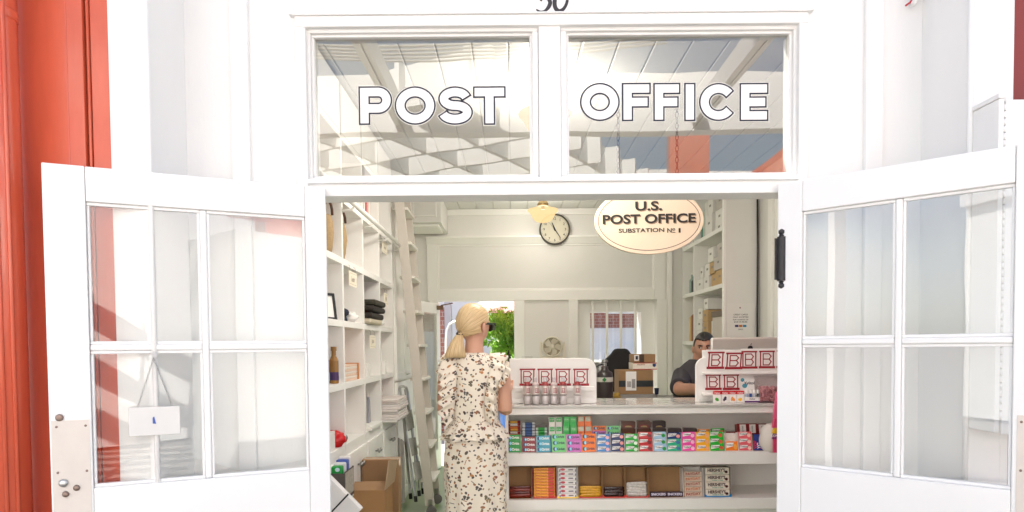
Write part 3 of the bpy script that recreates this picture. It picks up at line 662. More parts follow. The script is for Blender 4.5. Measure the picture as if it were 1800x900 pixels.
for k in range(5):
    MB().prism([(2.34+.05*k, .902), (2.42+.05*k, .902), (2.395+.05*k, 1.10), (2.36+.05*k, 1.10)], -1.2+.02*k, -1.185+.02*k+.006, 'x').build('pouch', col(225, 220, 212) if k % 2 else col(150, 150, 160), t, bevel=.004)
    MB().tube([(-1.19+.02*k, 2.365+.05*k, 1.10), (-1.19+.02*k, 2.378+.05*k, 1.125), (-1.19+.02*k, 2.39+.05*k, 1.10)], .004, 5).build('drawstring', col(235, 230, 225), t)
t = thing('paper_stack', 'stack of white paper jutting out over the last cupboard', 'paper', (-1.05, 3.05, .872))
for k in range(9): MB().box(-1.36+.004*(k % 3), -.93+.006*((k*7) % 4), 2.83+.006*(k % 4), 3.30, .872+k*.021, .872+k*.021+.019).build('ream', mat('ream_%d' % (k % 3), (.74+.02*(k % 3), .71, .69), .7, .04, 20), t, bevel=.003)
# books above the rail
for k, (w, c) in enumerate((((.05), (225, 215, 205)), (.035, (140, 120, 110)), (.04, (235, 225, 220)), (.05, (170, 25, 45)), (.035, (215, 140, 140)), (.045, (235, 215, 205)))):
    y = 2.26+k*.055
    tag(bx('book', col(*c), None, -1.33, -1.075, y, y+w, 2.431, 2.71-.02*(k % 3), bevel=.003), ['pale book, first of the row above the rail', 'brown book in the row above the rail', 'off-white book in the row above the rail', 'crimson book in the row above the rail', 'pink book beside the crimson one above the rail', 'cream book, last of the row above the rail'][k], 'book', 'books above the ladder rail')
# ------------------------------------------------------------------ boxes on the floor by the left wall
def carton(name, label, x0, x1, y0, y1, z0, z1, m=CARD, rz=0, tape=True, group=None):
    t = thing(name, label, 'box', ((x0+x1)/2, (y0+y1)/2, z0), rz, group)
    a, b, h = (x1-x0)/2, (y1-y0)/2, z1-z0
    MB().box(-a, a, -b, b, 0, h).build('carton', m, t, bevel=.004, world=False)
    if tape: MB().box(-a-.0006, a+.0006, -.028, .028, h-.05, h+.0008).build('packing_tape', mat('tan_tape', (.50,.40,.30), .25), t, world=False)
    return t
Yc = 1.95
carton('cardboard_box', 'tall brown cardboard box with taped top near the cupboards', -1.025, fx(697, Yc), Yc, Yc+.12, 0, fz(808, Yc, 660))
t = thing('open_cardboard_box', 'open brown cardboard box with a raised flap on the floor', 'box', (fx(650, 1.6), 1.7, 0))
x0, x1, z1 = fx(616, 1.55), fx(672, 1.55), fz(862, 1.55, 650)
ORG = mat('kraft_front', (.40,.21,.085), .7, .1, 12, bump=.1, bscale=160)
q = MB(); q.box(x0, x1, 1.55, 1.556, 0, z1); q.box(x0, x0+.006, 1.556, 1.83, 0, z1); q.box(x1-.006, x1, 1.556, 1.83, 0, z1); q.box(x0, x1, 1.83, 1.836, 0, z1); q.box(x0+.006, x1-.006, 1.556, 1.83, 0, .006)
q.build('carton', ORG, t)
MB().add([(x1, 1.55, z1), (x1+.01, 1.83, z1), (x1+.035, 1.81, z1+.15), (x1+.03, 1.53, z1+.19), (x1+.005, 1.55, z1), (x1+.015, 1.83, z1), (x1+.04, 1.81, z1+.15), (x1+.035, 1.53, z1+.19)], [(0,1,2,3),(7,6,5,4),(3,2,6,7),(0,4,5,1),(1,5,6,2),(0,3,7,4)]).build('flap', mat('kraft_flap', (.50,.36,.24), .75), t)
MB().add([(x0, 1.55, z1), (x1, 1.55, z1), (x1, 1.60, z1+.045), (x0, 1.60, z1+.045), (x0, 1.554, z1), (x1, 1.554, z1), (x1, 1.604, z1+.045), (x0, 1.604, z1+.045)], [(0,1,2,3),(7,6,5,4),(3,2,6,7),(0,4,5,1),(1,5,6,2),(0,3,7,4)]).build('flap', CARD, t)
bx('red_label', col(190, 40, 35), t, x1-.06, x1-.02, 1.5488, 1.55, z1-.22, z1-.16)
# display stand near the door: dark tray of soap packs above a white lettered box
st = thing('low_stand', 'low white stand by the door holding the dark tray', 'stand', (-1.0, 1.3, 0))
bx('top', INTRIM, st, -1.044, -.962, 1.18, 1.44, .588, .605, bevel=.003)
for x in (-1.04, -.98):
    for y in (1.19, 1.41): bx('leg', INTRIM, st, x, x+.015, y, y+.015, 0, .588)
t = thing('dark_tray_box', 'dark grey cardboard tray filled with soap packets', 'box', (-1.0, 1.31, .606))
x0, x1 = -1.045, -.955
q = MB(); q.box(x0, x1, 1.20, 1.204, .606, .765); q.box(x1-.004, x1, 1.204, 1.42, .606, .772); q.box(x0, x0+.004, 1.204, 1.42, .606, .772); q.box(x0, x1, 1.416, 1.42, .606, .772); q.box(x0+.004, x1-.004, 1.204, 1.416, .606, .610)
q.build('tray', mat('dark_card', (.09,.075,.07), .6, .2, 20), t)
bx('side_print', mat('grey_print', (.46,.42,.38), .6, .4, 50), t, x1, x1+.0015, 1.21, 1.41, .625, .765)
for k, c in enumerate(((20, 150, 65), (232, 232, 236), (70, 95, 170), (236, 230, 228))):
    y = 1.215+.05*k
    pk_ = thing('soap_packet', ['green soap packet in the dark tray', 'white soap packet in the dark tray', 'blue soap packet in the dark tray', 'rear white soap packet in the dark tray'][k], 'packet', (x0+.02, y, .611), group='soap packets in the dark tray')
    MB().box(x0+.010, x1-.018+.004*k, y, y+.042, .611, .805+.010*k).build('wrapper', col(*c), pk_, bevel=.008)
    if k == 0: MB().ell((x1-.045, y-.001, .785), (.014, .002, .012), 12, 6).build('round_mark', col(200, 225, 235), pk_)
t = thing('lettered_box', 'white glossy box tilted on its corner at the lower edge of the doorway', 'box', (-.95, .85, .55))
GLOSSW = mat('glossy_white', (.82,.79,.78), .12)
def dpoly(pts, Y): return [(W(a, b, Y).x, W(a, b, Y).z) for a, b in pts]
MB().prism(dpoly([(563, 823), (486, 902), (558, 977), (635, 896)], .75), .75, .80).build('carton', GLOSSW, t, bevel=.004)
MB().prism(dpoly([(611, 868), (576, 905), (578, 907), (613, 870)], .75), .7492, .76).build('seam', BLACK, t)
bx('prop', INTRIM, t, -1.1, -.93, .752, .80, 0, fz(965, .75, 560))
# ================================================================== CEILING LAMPS, CLOCK, SIGN
BRASS = mat('aged_brass', (.36,.26,.13), .35, .1, 30, metal=1)
def glow():
    m = bpy.data.materials.new('lit_opal_glass'); m.use_nodes = True; nt = m.node_tree; N = nt.nodes; L = nt.links; N.clear()
    o = N.new('ShaderNodeOutputMaterial'); a = N.new('ShaderNodeAddShader'); e = N.new('ShaderNodeEmission'); t = N.new('ShaderNodeBsdfTransparent')
    e.inputs[0].default_value = (1, .70, .34, 1); e.inputs[1].default_value = GLOBE_E; t.inputs[0].default_value = (.30,.30,.29,1)
    L.new(e.outputs[0], a.inputs[0]); L.new(t.outputs[0], a.inputs[1]); L.new(a.outputs[0], o.inputs[0])
    return m
GLOBE_E = .22
GLOW = glow()
def pendant(label, x, y, watts):
    t = thing('pendant_lamp', label, 'lamp', (x, y, CEIL), group='opal glass ceiling lamps')
    MB().lathe([(.065, -.002), (.065, -.018), (.05, -.03), (.045, -.05), (.045, -.085), (.06, -.105), (.06, -.135)], 24).build('fitter', BRASS, t, smooth=True, world=False)
    MB().lathe([(.059, -.1365), (.02, -.1368), (.02, -.17)], 20).build('socket_shield', mat('shield_black', (.01,.01,.01), .9), t, world=False)  # black plate added to keep the bulb from lighting up the fitter
    pr = [(.060, -.080), (.075, -.092), (.095, -.105), (.13, -.112), (.162, -.120), (.168, -.128), (.165, -.140), (.142, -.160), (.128, -.185), (.112, -.215), (.085, -.245), (.05, -.258), (.012, -.262)]
    MB().lathe([(r, z-.05) for r, z in pr], 36).build('shade', GLOW, t, smooth=True, world=False)
    l = bpy.data.lights.new('bulb', 'POINT'); l.energy = watts; l.color = (1, .95, .87); l.shadow_soft_size = .05
    o = bpy.data.objects.new('bulb', l); COL.objects.link(o); o.parent = t; o.location = (0, 0, -.265)
    return t
LAMP_W = 54
pendant('lit opal glass ceiling lamp in front of the clock', fx(956, 4.8), 4.8, 12)
pendant('lit opal glass ceiling lamp seen through the transom', fx(960, 1.75), 1.75, LAMP_W)
# ---- clock
ck = thing('wall_clock', 'round schoolhouse wall clock with dark rim above the back cornice', 'clock', W(975, 403, Yb-.07))
cc = W(975, 403, Yb-.07); R_ = .185
Mc = Matrix.Translation(cc) @ RX
MB().lathe([(R_, -.06), (R_, .0), (R_*.99, .012), (R_*.93, .016), (R_*.90, .004), (R_*.90, -.06)], 40, M=Mc).build('rim', mat('dark_clock_rim', (.05,.045,.04), .35), ck, smooth=False)
MB().lathe([(R_*.905, -.05), (R_*.905, .001)], 40, M=Mc).build('dial', mat('cream_dial', (.62,.58,.46), .5, .05, 10), ck)
dial = LAST[0]
for k in range(1, 13):
    a = PI/2-k*PI/6
    text('numeral', str(k), INK, dial, Mc @ Matrix.Translation((math.cos(a)*.128, math.sin(a)*.128, .003)), h=.030, offset=.008)
q = MB()
for k in range(60):
    a = k*PI/30; l_ = .016 if k % 5 == 0 else .009; Mk = Mc @ Matrix.Rotation(a, 4, 'Z'); q.box(-.0015, .0015, .160-l_, .160, .002, .003, M=Mk)
q.build('minute_marks', INK, dial)
for ang, ln_, w_ in ((-146, .125, .007), (22, .085, .010)):
    Mk = Mc @ Matrix.Rotation(rad(ang), 4, 'Z'); MB().prism([(-w_, -.02), (w_, -.02), (w_*.5, ln_), (-w_*.5, ln_)], .006, .008, 'z', M=Mk).build('hand', INK, ck)
MB().box(-.001, .001, -.03, .13, .0085, .0095, M=Mc @ Matrix.Rotation(rad(40), 4, 'Z')).build('second_hand', INK, ck)
# ---- oval hanging sign
SY = 2.0
sg = thing('oval_sign', 'oval cream hanging sign lettered U.S. Post Office Substation', 'sign', W(1140, 446, SY))
c = W(1140.5, 388, SY); sa, sb = (fx(1236, SY)-fx(1045, SY))/2, .228
el = lambda k, n=64: (c.x+sa*k[0], c.z+sb*k[1])
ov = [(math.cos(2*PI*i/72), math.sin(2*PI*i/72)) for i in range(72)]
CREAM = mat('cream_sign_paint', (.80,.66,.51), .55, .03, 8)
rotS = Matrix.Translation(c) @ Matrix.Rotation(-.012, 4, 'Y') @ Matrix.Translation(-c)
MB().prism([(c.x+sa*a, c.z+sb*b) for a, b in ov], SY-.012, SY+.012, M=rotS).build('board', CREAM, sg, bevel=.003)
board = LAST[0]
n = 72; q = MB(); v = []; f = []
for i, (a, b) in enumerate(ov):
    for r0 in (.0245, .0285): v.append(rotS @ Vector((c.x+(sa-r0)*a, SY-.0125, c.z+(sb-r0)*b)))
for i in range(n): j = (i+1) % n; f.append((2*i, 2*i+1, 2*j+1, 2*j))
q.add(v, f).build('border_line', mat('dark_red_line', (.10,.012,.012), .5), board)
SHD = mat('brown_letter_shadow', (.34,.22,.14), .6); SI = mat('sign_black', (.015,.014,.014), .5)
def sgt(s, x0, x1, y0, y1, off, shadow=True, y=SY-.0135):
    a, b = W(x0, y1, SY), W(x1, y0, SY); k = (a+b)/2
    M_ = Matrix.Translation((k.x, y, k.z)) @ Matrix.Rotation(-.012, 4, 'Y') @ RX
    o = text('lettering', s, SI, board, M_, w=b.x-a.x, h=b.z-a.z, offset=off, res=4)
    if shadow: text('letter_shadow', s, SHD, board, Matrix.Translation((.006, .0006, -.006)) @ M_, w=b.x-a.x, h=b.z-a.z, offset=off, res=4)
sgt('U.S.', 1116, 1163, 354, 371, .03); sgt('POST OFFICE', 1059, 1222, 376, 394, .03); sgt('SUBSTATION', 1087, 1167, 401.5, 409.5, .02, False); sgt('N', 1172, 1180, 401.5, 409.5, .02, False); sgt('o', 1181, 1186, 401.5, 406, .015, False); sgt('1', 1192, 1195.5, 401.5, 409.5, .015, False)
bx('underline', SI, board, fx(1181, SY), fx(1186.5, SY), SY-.0135, SY-.0130, fz(409.5, SY, 1184), fz(408.5, SY, 1184))
for px in (1087, 1190):
    a = W(px, 352, SY); chain('chain', (a.x, SY, a.z+.1), (a.x, SY, CEIL-.01), sg, IRON, .046, .010, .0035, 6)
    MB().tube([(a.x, SY, CEIL-.03), (a.x, SY, CEIL)], .006, 6).build('ceiling_hook', IRON, sg)
# ================================================================== RIGHT WALL SHELVES
SXF = 2.07
rs = thing('storage_shelf', 'white storage shelves full of boxes along the right wall', 'shelf', (2.24, 4.8, 0))
RY = [4.0, 5.06, 5.56]; RZ = [.38, .94, 1.50, 2.06, 2.62, 3.10]
bx('end_panel', INWALL, rs, SXF-.001, IX1-.002, 3.985, 4.016, .001, CEIL-.005, bevel=.002)
bx('end_edge', INTRIM, rs, SXF-.006, SXF+.022, 3.978, 4.018, .001, CEIL-.005, bevel=.003)
for y in RY[1:]: bx('divider', CUBBY, rs, SXF, IX1-.002, y-.014, y+.014, .001, CEIL-.005)
for z in RZ[:-1]:
    for j in range(2): bx('shelf_board', CUBBY, rs, SXF+.001, IX1-.003, RY[j]+.0165, RY[j+1]-.0145, z-.021, z+.021)
nb = 0
BXW = mat('archive_white', (.74,.72,.69), .6, .04, 8); BXG = mat('archive_grey', (.50,.46,.43), .6, .04, 8); BXK = mat('archive_kraft', (.50,.33,.16), .7, .06, 14)
def sbox(label, y0, y1, z0, z1, m, dx=0, mark=True):
    t = thing('archive_box', label, 'box', (SXF+.15, (y0+y1)/2, z0), group='archive boxes on the right shelves')
    x0 = SXF+.02+dx
    MB().box(x0, x0+.27, y0, y1, z0, z1).build('carton', m, t, bevel=.002)
    if mark:
        yc = (y0+y1)/2; zc = z0+(z1-z0)*.55
        MB().box(x0-.0012, x0, yc-.03, yc+.03, zc-.008, zc+.014).build('label_slot', mat('slot_grey', (.25,.23,.21), .6), t)
g = 'archive boxes on the right shelves'
# row from z 2.06 to 2.62 (near bay): stacked file boxes
for i, (y0, y1, z0, h, mm, lab, dx) in enumerate((
  (4.05, 4.30, 2.0815, .15, BXK, 'nearest brown archive box on the middle shelf', 0), (4.33, 4.52, 2.0815, .135, BXK, 'second brown archive box on the middle shelf', .02),
  (4.55, 4.72, 2.0815, .13, BXW, 'lower white archive box in the middle of the middle shelf', 0), (4.55, 4.72, 2.213, .13, BXW, 'upper white archive box in the middle of the middle shelf', .01),
  (4.76, 5.02, 2.0815, .12, BXW, 'lower white archive box beside the divider', 0), (4.76, 4.88, 2.203, .13, BXW, 'small white archive box on top beside the divider', .0),
  (4.05, 4.33, 2.233, .135, BXG, 'grey archive box on the nearest brown box', -.01), (4.05, 4.30, 2.37, .13, BXG, 'grey archive box at the top of the near stack', .01),
  (4.34, 4.52, 2.218, .12, BXK, 'brown archive box on the second brown box', .0), (4.36, 4.54, 2.34, .15, BXW, 'white archive box high on the middle shelf', -.01),
  # top bay
  (4.05, 4.34, 2.6415, .035, BXW, 'flat white box at the front of the top shelf', 0), (4.05, 4.32, 2.678, .16, BXW, 'white archive box on the flat box of the top shelf', .0),
  (4.05, 4.30, 2.84, .15, BXG, 'grey archive box under the ceiling', .0), (4.40, 4.62, 2.6415, .20, BXW, 'white archive box in the middle of the top shelf', -.01), (4.40, 4.60, 2.843, .16, BXW, 'topmost white archive box beside the grey one', .0),
  # low bay
  (4.80, 5.02, 1.5215, .12, BXW, 'lower white archive box behind the clerk', 0), (4.80, 5.02, 1.643, .12, BXW, 'middle white archive box behind the clerk', 0), (4.82, 5.00, 1.765, .12, BXW, 'upper white archive box behind the clerk', .01),
  (4.58, 4.77, 1.5215, .06, BXK, 'flat brown archive box behind the clerk', 0), (4.58, 4.77, 1.583, .14, BXK, 'lower tall brown archive box behind the clerk', 0), (4.59, 4.77, 1.725, .13, BXK, 'upper tall brown archive box behind the clerk', 0), (4.58, 4.72, 1.857, .12, BXW, 'white archive box on the tall brown boxes', 0),
  (4.42, 4.55, 1.5215, .21, BXW, 'narrow white archive box beside the printed carton', .03))):
    sbox(lab, y0, y1, z0, z0+h-.002, mm, dx)
t = thing('printed_carton', 'pale carton with dark printed picture and brown lid on the shelf', 'box', (2.2, 4.2, 1.52))
bx('carton', mat('pale_print_card', (.58,.52,.48), .6, .05), t, SXF+.015, SXF+.30, 4.04, 4.40, 1.5215, 1.76, bevel=.002); bx('lid', mat('brown_lid', (.16,.12,.09), .6), t, SXF+.005, SXF+.31, 4.03, 4.41, 1.762, 1.82, bevel=.003)
text('lettering', 'PRIORITY', col(120, 60, 60), t, Matrix.Translation((SXF+.16, 4.0392, 1.70)) @ RX, w=.13)
blob_p = MB().prism([(SXF+.05, 1.60), (SXF+.12, 1.58), (SXF+.22, 1.60), (SXF+.27, 1.645), (SXF+.2, 1.65), (SXF+.15, 1.63), (SXF+.08, 1.64)], 4.0385, 4.0395); blob_p.build('printed_picture', mat('dark_print', (.06,.04,.04), .5), t)
# far bay: folders and bottles
for k, (y, c, h) in enumerate(((5.10, (60, 35, 25), .30), (5.15, (120, 65, 35), .31), (5.20, (150, 95, 45), .30), (5.25, (205, 165, 90), .29), (5.31, (215, 200, 170), .28))):
    tag(bx('binder', col(*c), None, SXF+.02, SXF+.28, y, y+.045, 1.5215, 1.5215+h, bevel=.003), ['dark brown binder, nearest on the far lower shelf', 'brown binder on the far lower shelf', 'tan binder on the far lower shelf', 'yellow binder on the far lower shelf', 'cream binder, last on the far lower shelf'][k], 'binder', 'binders on the far right shelf')
for k, (y, c, h, r) in enumerate(((5.12, (90, 60, 50), .22, .04), (5.22, (190, 190, 185), .24, .035), (5.32, (70, 75, 80), .2, .04), (5.42, (150, 170, 160), .23, .035))):
    t = thing('storage_bottle', ['brown bottle on the far middle shelf', 'white bottle on the far middle shelf', 'dark grey bottle on the far middle shelf', 'pale green bottle on the far middle shelf'][k], 'bottle', (SXF+.08, y, 2.0815), group='bottles on the far right shelf')
    MB().lathe([(r, 0), (r, h*.7), (r*.45, h*.82), (r*.45, h)], 14).build('body', col(*c), t, world=False); MB().lathe([(r*.5, h), (r*.5, h+.025)], 12).build('cap', col(230, 228, 220), t, world=False)
for k, (y, c) in enumerate(((5.10, (60, 130, 70)), (5.16, (50, 110, 90)), (5.23, (235, 230, 225)))):
    tag(bx('folder', col(*c), None, SXF+.03, SXF+.27, y, y+.05, 2.6415, 2.90, bevel=.003), ['green folder behind the oval sign', 'teal folder behind the oval sign', 'white folder behind the oval sign'][k], 'folder', 'folders on the top right shelf')
for k, (y, z) in enumerate(((4.66, 2.6415), (4.74, 2.6415), (4.82, 2.6415))):
    tag(bx('paper_roll_box', [BXW, col(190, 200, 190), col(60, 130, 110)][k], None, SXF+.03, SXF+.26, y, y+.06, z, z+.36-.06*k, bevel=.003), ['tall white carton on the top shelf', 'tall pale carton on the top shelf', 'tall green carton on the top shelf'][k], 'carton', 'tall cartons on the top right shelf')
# notice on the end panel, cable and conduit
nt_ = thing('payment_notice', 'laminated white credit card notice on the shelf end panel', 'notice', (2.25, 3.98, 1.5))
a, b = W(1277, 608, 3.976), W(1327, 533, 3.976)
bx('sheet', PAPER, nt_, a.x, b.x, 3.976, 3.979, a.z, b.z)
def ntx(s, x, y, w, c=(60, 50, 50)): p = W(x, y, 3.975); text('lettering', s, col(*c), nt_, Matrix.Translation((p.x, 3.9755, p.z)) @ RX, w=w, offset=.012)
ntx('CREDIT CARDS', 1302, 553, .14); ntx('ONLY ACCEPTED', 1302, 557.5, .15); ntx('FOR CHARGES OF', 1302, 562, .15); ntx('$3.00 OR MORE', 1302, 566, .13); ntx('ONLY', 1302, 579, .05)
for k, cc_ in enumerate(((60, 60, 110), (200, 120, 50), (50, 130, 170))): p = W(1295+7*k, 573, 3.975); bx('card_mark', col(*cc_), nt_, p.x-.017, p.x+.017, 3.975, 3.9758, p.z-.011, p.z+.011)
p = W(1301, 541, 3.975); MB().lathe([(.008, 0), (.008, .001)], 12, M=Matrix.Translation((p.x, 3.975, p.z)) @ RX).build('crest', col(150, 110, 110), nt_)
cb_ = thing('black_cable', 'black cable running down the right wall', 'cable', (2.38, 3.9, 0))
x_ = fx(1331, 3.96); MB().tube([(x_-.004, 3.96, CEIL), (x_+.002, 3.96, 2.4), (x_, 3.96, 1.8), (x_+.003, 3.96, .5)], .010, 8).build('cable', BLACK, cb_, smooth=True)
MB().box(IX1-.06, IX1-.031, 3.56, 3.60, 1.35, 1.62).build('socket_box', INTRIM, cb_, bevel=.003)
# ================================================================== THE COUNTER
CY0, CY1 = 1.5, 2.04
cz_top, cz_m, cz_f = fz(711.5, CY0, 1130), fz(716.5, CY0, 1130), fz(727.5, CY0, 1130)
s1t, s1b, s2t, s2b = fz(795.5, CY0, 1130), fz(817, CY0, 1130), fz(877.5, CY0, 1130), fz(896, CY0, 1130)
cxl, cxr = fx(888, CY0, 760), 2.05
MARB = mat('grey_marble', (.55,.53,.50), .12, .22, 5, stretch=(1,2,1), spec=.6)
CNT = mat('counter_paint', (.87,.85,.82), .42, .03, 5, bump=.05, bscale=90)
ct = thing('shop_counter', 'white shop counter with marble top and two open candy shelves', 'counter', (1, 1.77, 0))
bx('marble_top', MARB, ct, cxl-.01, cxr, CY0-.012, CY1, cz_m, cz_top, bevel=.003)
bx('top_fascia', CNT, ct, cxl, cxr, CY0, CY0+.02, cz_f, cz_m-.0005, bevel=.002)
bx('sub_top', CNT, ct, cxl+.02, cxr, CY0+.0205, CY1-.01, cz_f+.03, cz_m-.001)
for zt_, zb_ in ((s1t, s1b), (s2t, s2b)):
    s_ = bx('shelf_board', CNT, ct, cxl+.02, cxr, CY0+.0185, CY1-.02, zt_-.02, zt_)
    bx('shelf_edge', CNT, ct, cxl-.004, cxr, CY0-.006, CY0+.018, zb_, zt_+.002, bevel=.002)
bx('side_panel', CNT, ct, cxl, cxl+.0195, CY0+.019, CY1, 0, cz_f+.03, bevel=.002)
bx('back_panel', CNT, ct, cxl+.02, cxr, CY0+.40, CY0+.42, 0, cz_f+.028)
bx('base_panel', CNT, ct, cxl+.02, cxr, CY0+.03, CY0+.05, 0, s2b-.001)
bx('end_panel', CNT, ct, cxr+.0005, cxr+.02, CY0+.02, CY1, 0, cz_f+.03)
# ---- emblem cards
NC = 0
def emblem(w, h, skew=0.0):
    """boxed letter B drawn in strokes, origin at its lower left corner, in x,z"""
    q = MB(); a, b = -.0022, -.0012; t = w*.078
    def S_(pts, ww, c=False): q.stroke([(x*w + skew*z*h, z*h) for x, z in pts], ww, a, b, c)
    S_([(.03, .02), (.03, .98)], t*1.15); S_([(.97, .02), (.97, .98)], t*1.15)
    S_([(-.02, .98), (1.02, .98)], t*1.5); S_([(-.02, .03), (1.02, .03)], t*2.2)
    S_([(.22, .17), (.22, .84), (.64, .84), (.80, .69), (.66, .52), (.22, .52)], t*.95)
    S_([(.66, .52), (.80, .36), (.64, .17), (.22, .17)], t*.95)
    return q
def b_card(label, x0, x1, y0, y1, Y, zoff=0, skew=0, tilt=0):
    global NC; NC += 1; Y -= .0007*(NC % 4)+.0003*NC/11
    a, b = W(x0, y1, Y), W(x1, y0, Y); w, h = b.x-a.x, b.z-a.z
    t = thing('emblem_card', label, 'card', (a.x, Y, a.z), group='white cards with a wine red boxed B')
    MB().box(-w*.14, w*1.14, -.001, .0, -h*.10, h*1.16).build('card', PAPER, t, world=False)
    emblem(w, h, skew).build('emblem', WRED, t, world=False)
    return t
# ---- left display riser
DY = 1.66
dl = thing('display_riser', 'white rounded display riser holding four B cards at the counter end', 'display', W(970, 712, DY))
def rnd_panel(x0, x1, z0, z1, r, left=False):
    pts = [(x0, z0), (x1, z0)]
    arc = [(math.sin(k/8*PI/2), math.cos(k/8*PI/2)) for k in range(9)]
    if left: return [(x0, z0), (x1, z0), (x1, z1)] + [(x0+r-r*a, z1-r+r*b) for a, b in arc]
    return [(x0, z0), (x1, z0)] + [(x1-r+r*a, z1-r+r*b) for a, b in arc[::-1]] + [(x0, z1)]
X = lambda px: fx(px, DY, 670)
ZZ = lambda py, px=970: fz(py, DY, px)
MB().prism(rnd_panel(X(896), X(1048.5), cz_top+.0008, ZZ(630), .075), DY, DY+.018).build('back_board', PAPER, dl, bevel=.003)
bb = LAST[0]
bx('ledge', PAPER, dl, X(904), X(1044), DY-.035, DY-.0005, ZZ(687), ZZ(679.5), bevel=.003)
bx('step', PAPER, dl, X(897), X(1047), DY-.02, DY-.0005, cz_top+.0008, ZZ(700), bevel=.002)
bx('support', PAPER, dl, X(900), X(905), DY+.0185, DY+.12, cz_top+.0008, ZZ(645)); bx('support', PAPER, dl, X(1035), X(1040), DY+.0185, DY+.12, cz_top+.0008, ZZ(645))
frame('inset_line', X(911), X(1038), ZZ(687)+.012, ZZ(642), .0022, DY-.002, DY-.0002, bb, PAPER, 0)
for k, (a, b) in enumerate(((915.5, 939), (946.7, 970), (978, 1001), (1009.4, 1032.8))):
    b_card(['B card, first on the riser beside the woman', 'B card, second on the riser beside the woman', 'B card, third on the riser beside the woman', 'B card, fourth on the riser at its rounded corner'][k], a, b, 648.5, 677, DY-.006)
# bottles
WAT = glass('water_bottle', (.90,.88,.88), .05, .08)
LBL = mat('silver_pink_label', (.70,.62,.59), .3, .05, 30, metal=.3)
def bottle(label, px, red):
    p = W(px, 711, CY0+.07); t = thing('water_bottle', label, 'bottle', (p.x, CY0+.07, cz_top+.0006), group='small water bottles in front of the riser')
    k = .172
    MB().lathe([(.021, 0), (.0235, .006), (.0235, .045), (.0215, .052), (.0235, .058), (.0235, .118), (.020, .128), (.0095, .143), (.0095, .150)], 20).build('body', WAT, t, smooth=True, world=False)
    MB().lathe([(.0215, .002), (.022, .05), (.0205, .054)], 16).build('water', mat('water_fill', (.80,.78,.78), .2), t, smooth=True, world=False)
    lb = MB().lathe([(.0241, .066), (.0241, .116)], 20, cap=False).build('wrapper', LBL, t, smooth=True, world=False)
    emblem(.019, .026).build('emblem', WRED, t, world=False); e = LAST[0]; e.location = ((-.0095 if red else -.004)+(.006 if px < 935 else 0), -.0235, .076)
    MB().lathe([(.0225, .1185), (.019, .131), (.011, .141)], 20, cap=False).build('neck_band', col(150, 50, 50) if red else col(205, 190, 186), t, smooth=True, world=False)
    MB().lathe([(.0115, .144), (.0115, .166), (.0105, .169)], 16).build('cap', mat('clear_cap', (.62,.58,.60), .3), t, world=False)
for k, (px, r) in enumerate(((927, 1), (942, 0), (958.5, 1), (974, 0), (990, 1), (1015, 1))):
    bottle(['water bottle with red neck, nearest the woman', 'water bottle with clear neck, second from the woman', 'water bottle with red neck, third from the woman', 'water bottle with clear neck, fourth from the woman', 'water bottle with red neck, last of the close row', 'water bottle with red neck standing apart'][k], px, r)
# ---- right display riser, two tiers
dr = thing('tiered_display_riser', 'white two tier display riser with B cards in front of the computer', 'display', W(1300, 712, DY))
zl2, zl1 = ZZ(655, 1300), ZZ(691, 1300)
MB().prism(rnd_panel(X(1223), X(1395), cz_top+.0008, ZZ(628, 1300), .06, True), DY, DY+.018).build('back_board', PAPER, dr, bevel=.003)
bx('upper_back', PAPER, dr, X(1236), X(1395), DY+.0185, DY+.03, cz_top+.0008, ZZ(615, 1300), bevel=.002)
bx('upper_ledge', PAPER, dr, X(1233), X(1395), DY-.03, DY-.0005, zl2-.010, zl2+.006, bevel=.003)
bx('lower_ledge', PAPER, dr, X(1233), X(1395), DY-.055, DY-.0005, zl1-.010, zl1+.006, bevel=.003)
bx('step', CLEAR, dr, X(1225), X(1262), DY-.07, DY-.06, cz_top+.0008, ZZ(700, 1230))
for k, (a, b, c_, d_, sk) in enumerate(((1244.5, 1270, 619, 647.5, .06), (1276.5, 1302, 620.5, 648, .07), (1305, 1329, 617.5, 647, .0), (1336, 1360, 617, 646.5, 0), (1367, 1391, 616, 646, 0))):
    b_card(['B card, first of the upper row on the tiered riser', 'B card, second of the upper row, leaning', 'B card, third of the upper row, below the logo', 'B card, fourth of the upper row on the tiered riser', 'B card, last of the upper row, cut by the door'][k], a, b, c_, d_, DY-.005, skew=sk)
for k, (a, b) in enumerate(((1242, 1266), (1273, 1297.5))):
    b_card(['B card on the lower row, first of two', 'B card on the lower row, second of two'][k], a, b, 658.5, 684.5, DY-.005, skew=-.02)
def gumbox(label, px0, px1, fruit):
    a, b = W(px0, 709, DY-.085), W(px1, 687, DY-.085)
    t = thing('candy_box', label, 'candy', (a.x, DY-.085, cz_top+.0008), group='small red topped fruit candy boxes')
    w, h = b.x-a.x, .074
    MB().box(.0008, w-.0008, 0, .022, 0, h*.72).build('box', col(240, 236, 232), t, world=False)
    MB().box(.0006, w-.0006, -.0005, .0222, h*.72, h).build('red_top', col(205, 25, 35), t, world=False)
    text('lettering', 'Halter', col(245, 235, 235), t, Matrix.Translation((w/2, -.0012, h*.84)) @ RX, world=False, w=w*.78, offset=.02)
    q = MB()
    for k in range(5 if fruit != (240, 180, 30) else 3):
        q.ell((w/2+random.uniform(-.008, .008), -.0002, h*.34+random.uniform(-.008, .008)), (.007, .0015, .008), 10, 6)
    q.build('printed_fruit', col(*fruit), t, world=False)
for k, (a, fr) in enumerate(((1254.5, (70, 165, 50)), (1268.2, (60, 50, 75)), (1281.6, (235, 150, 70)), (1295, (240, 180, 30)))):
    gumbox(['mint candy box with red top and green leaves', 'dark berry candy box with red top', 'peach candy box with red top', 'lemon candy box with red top'][k], a, a+13.2, fr)
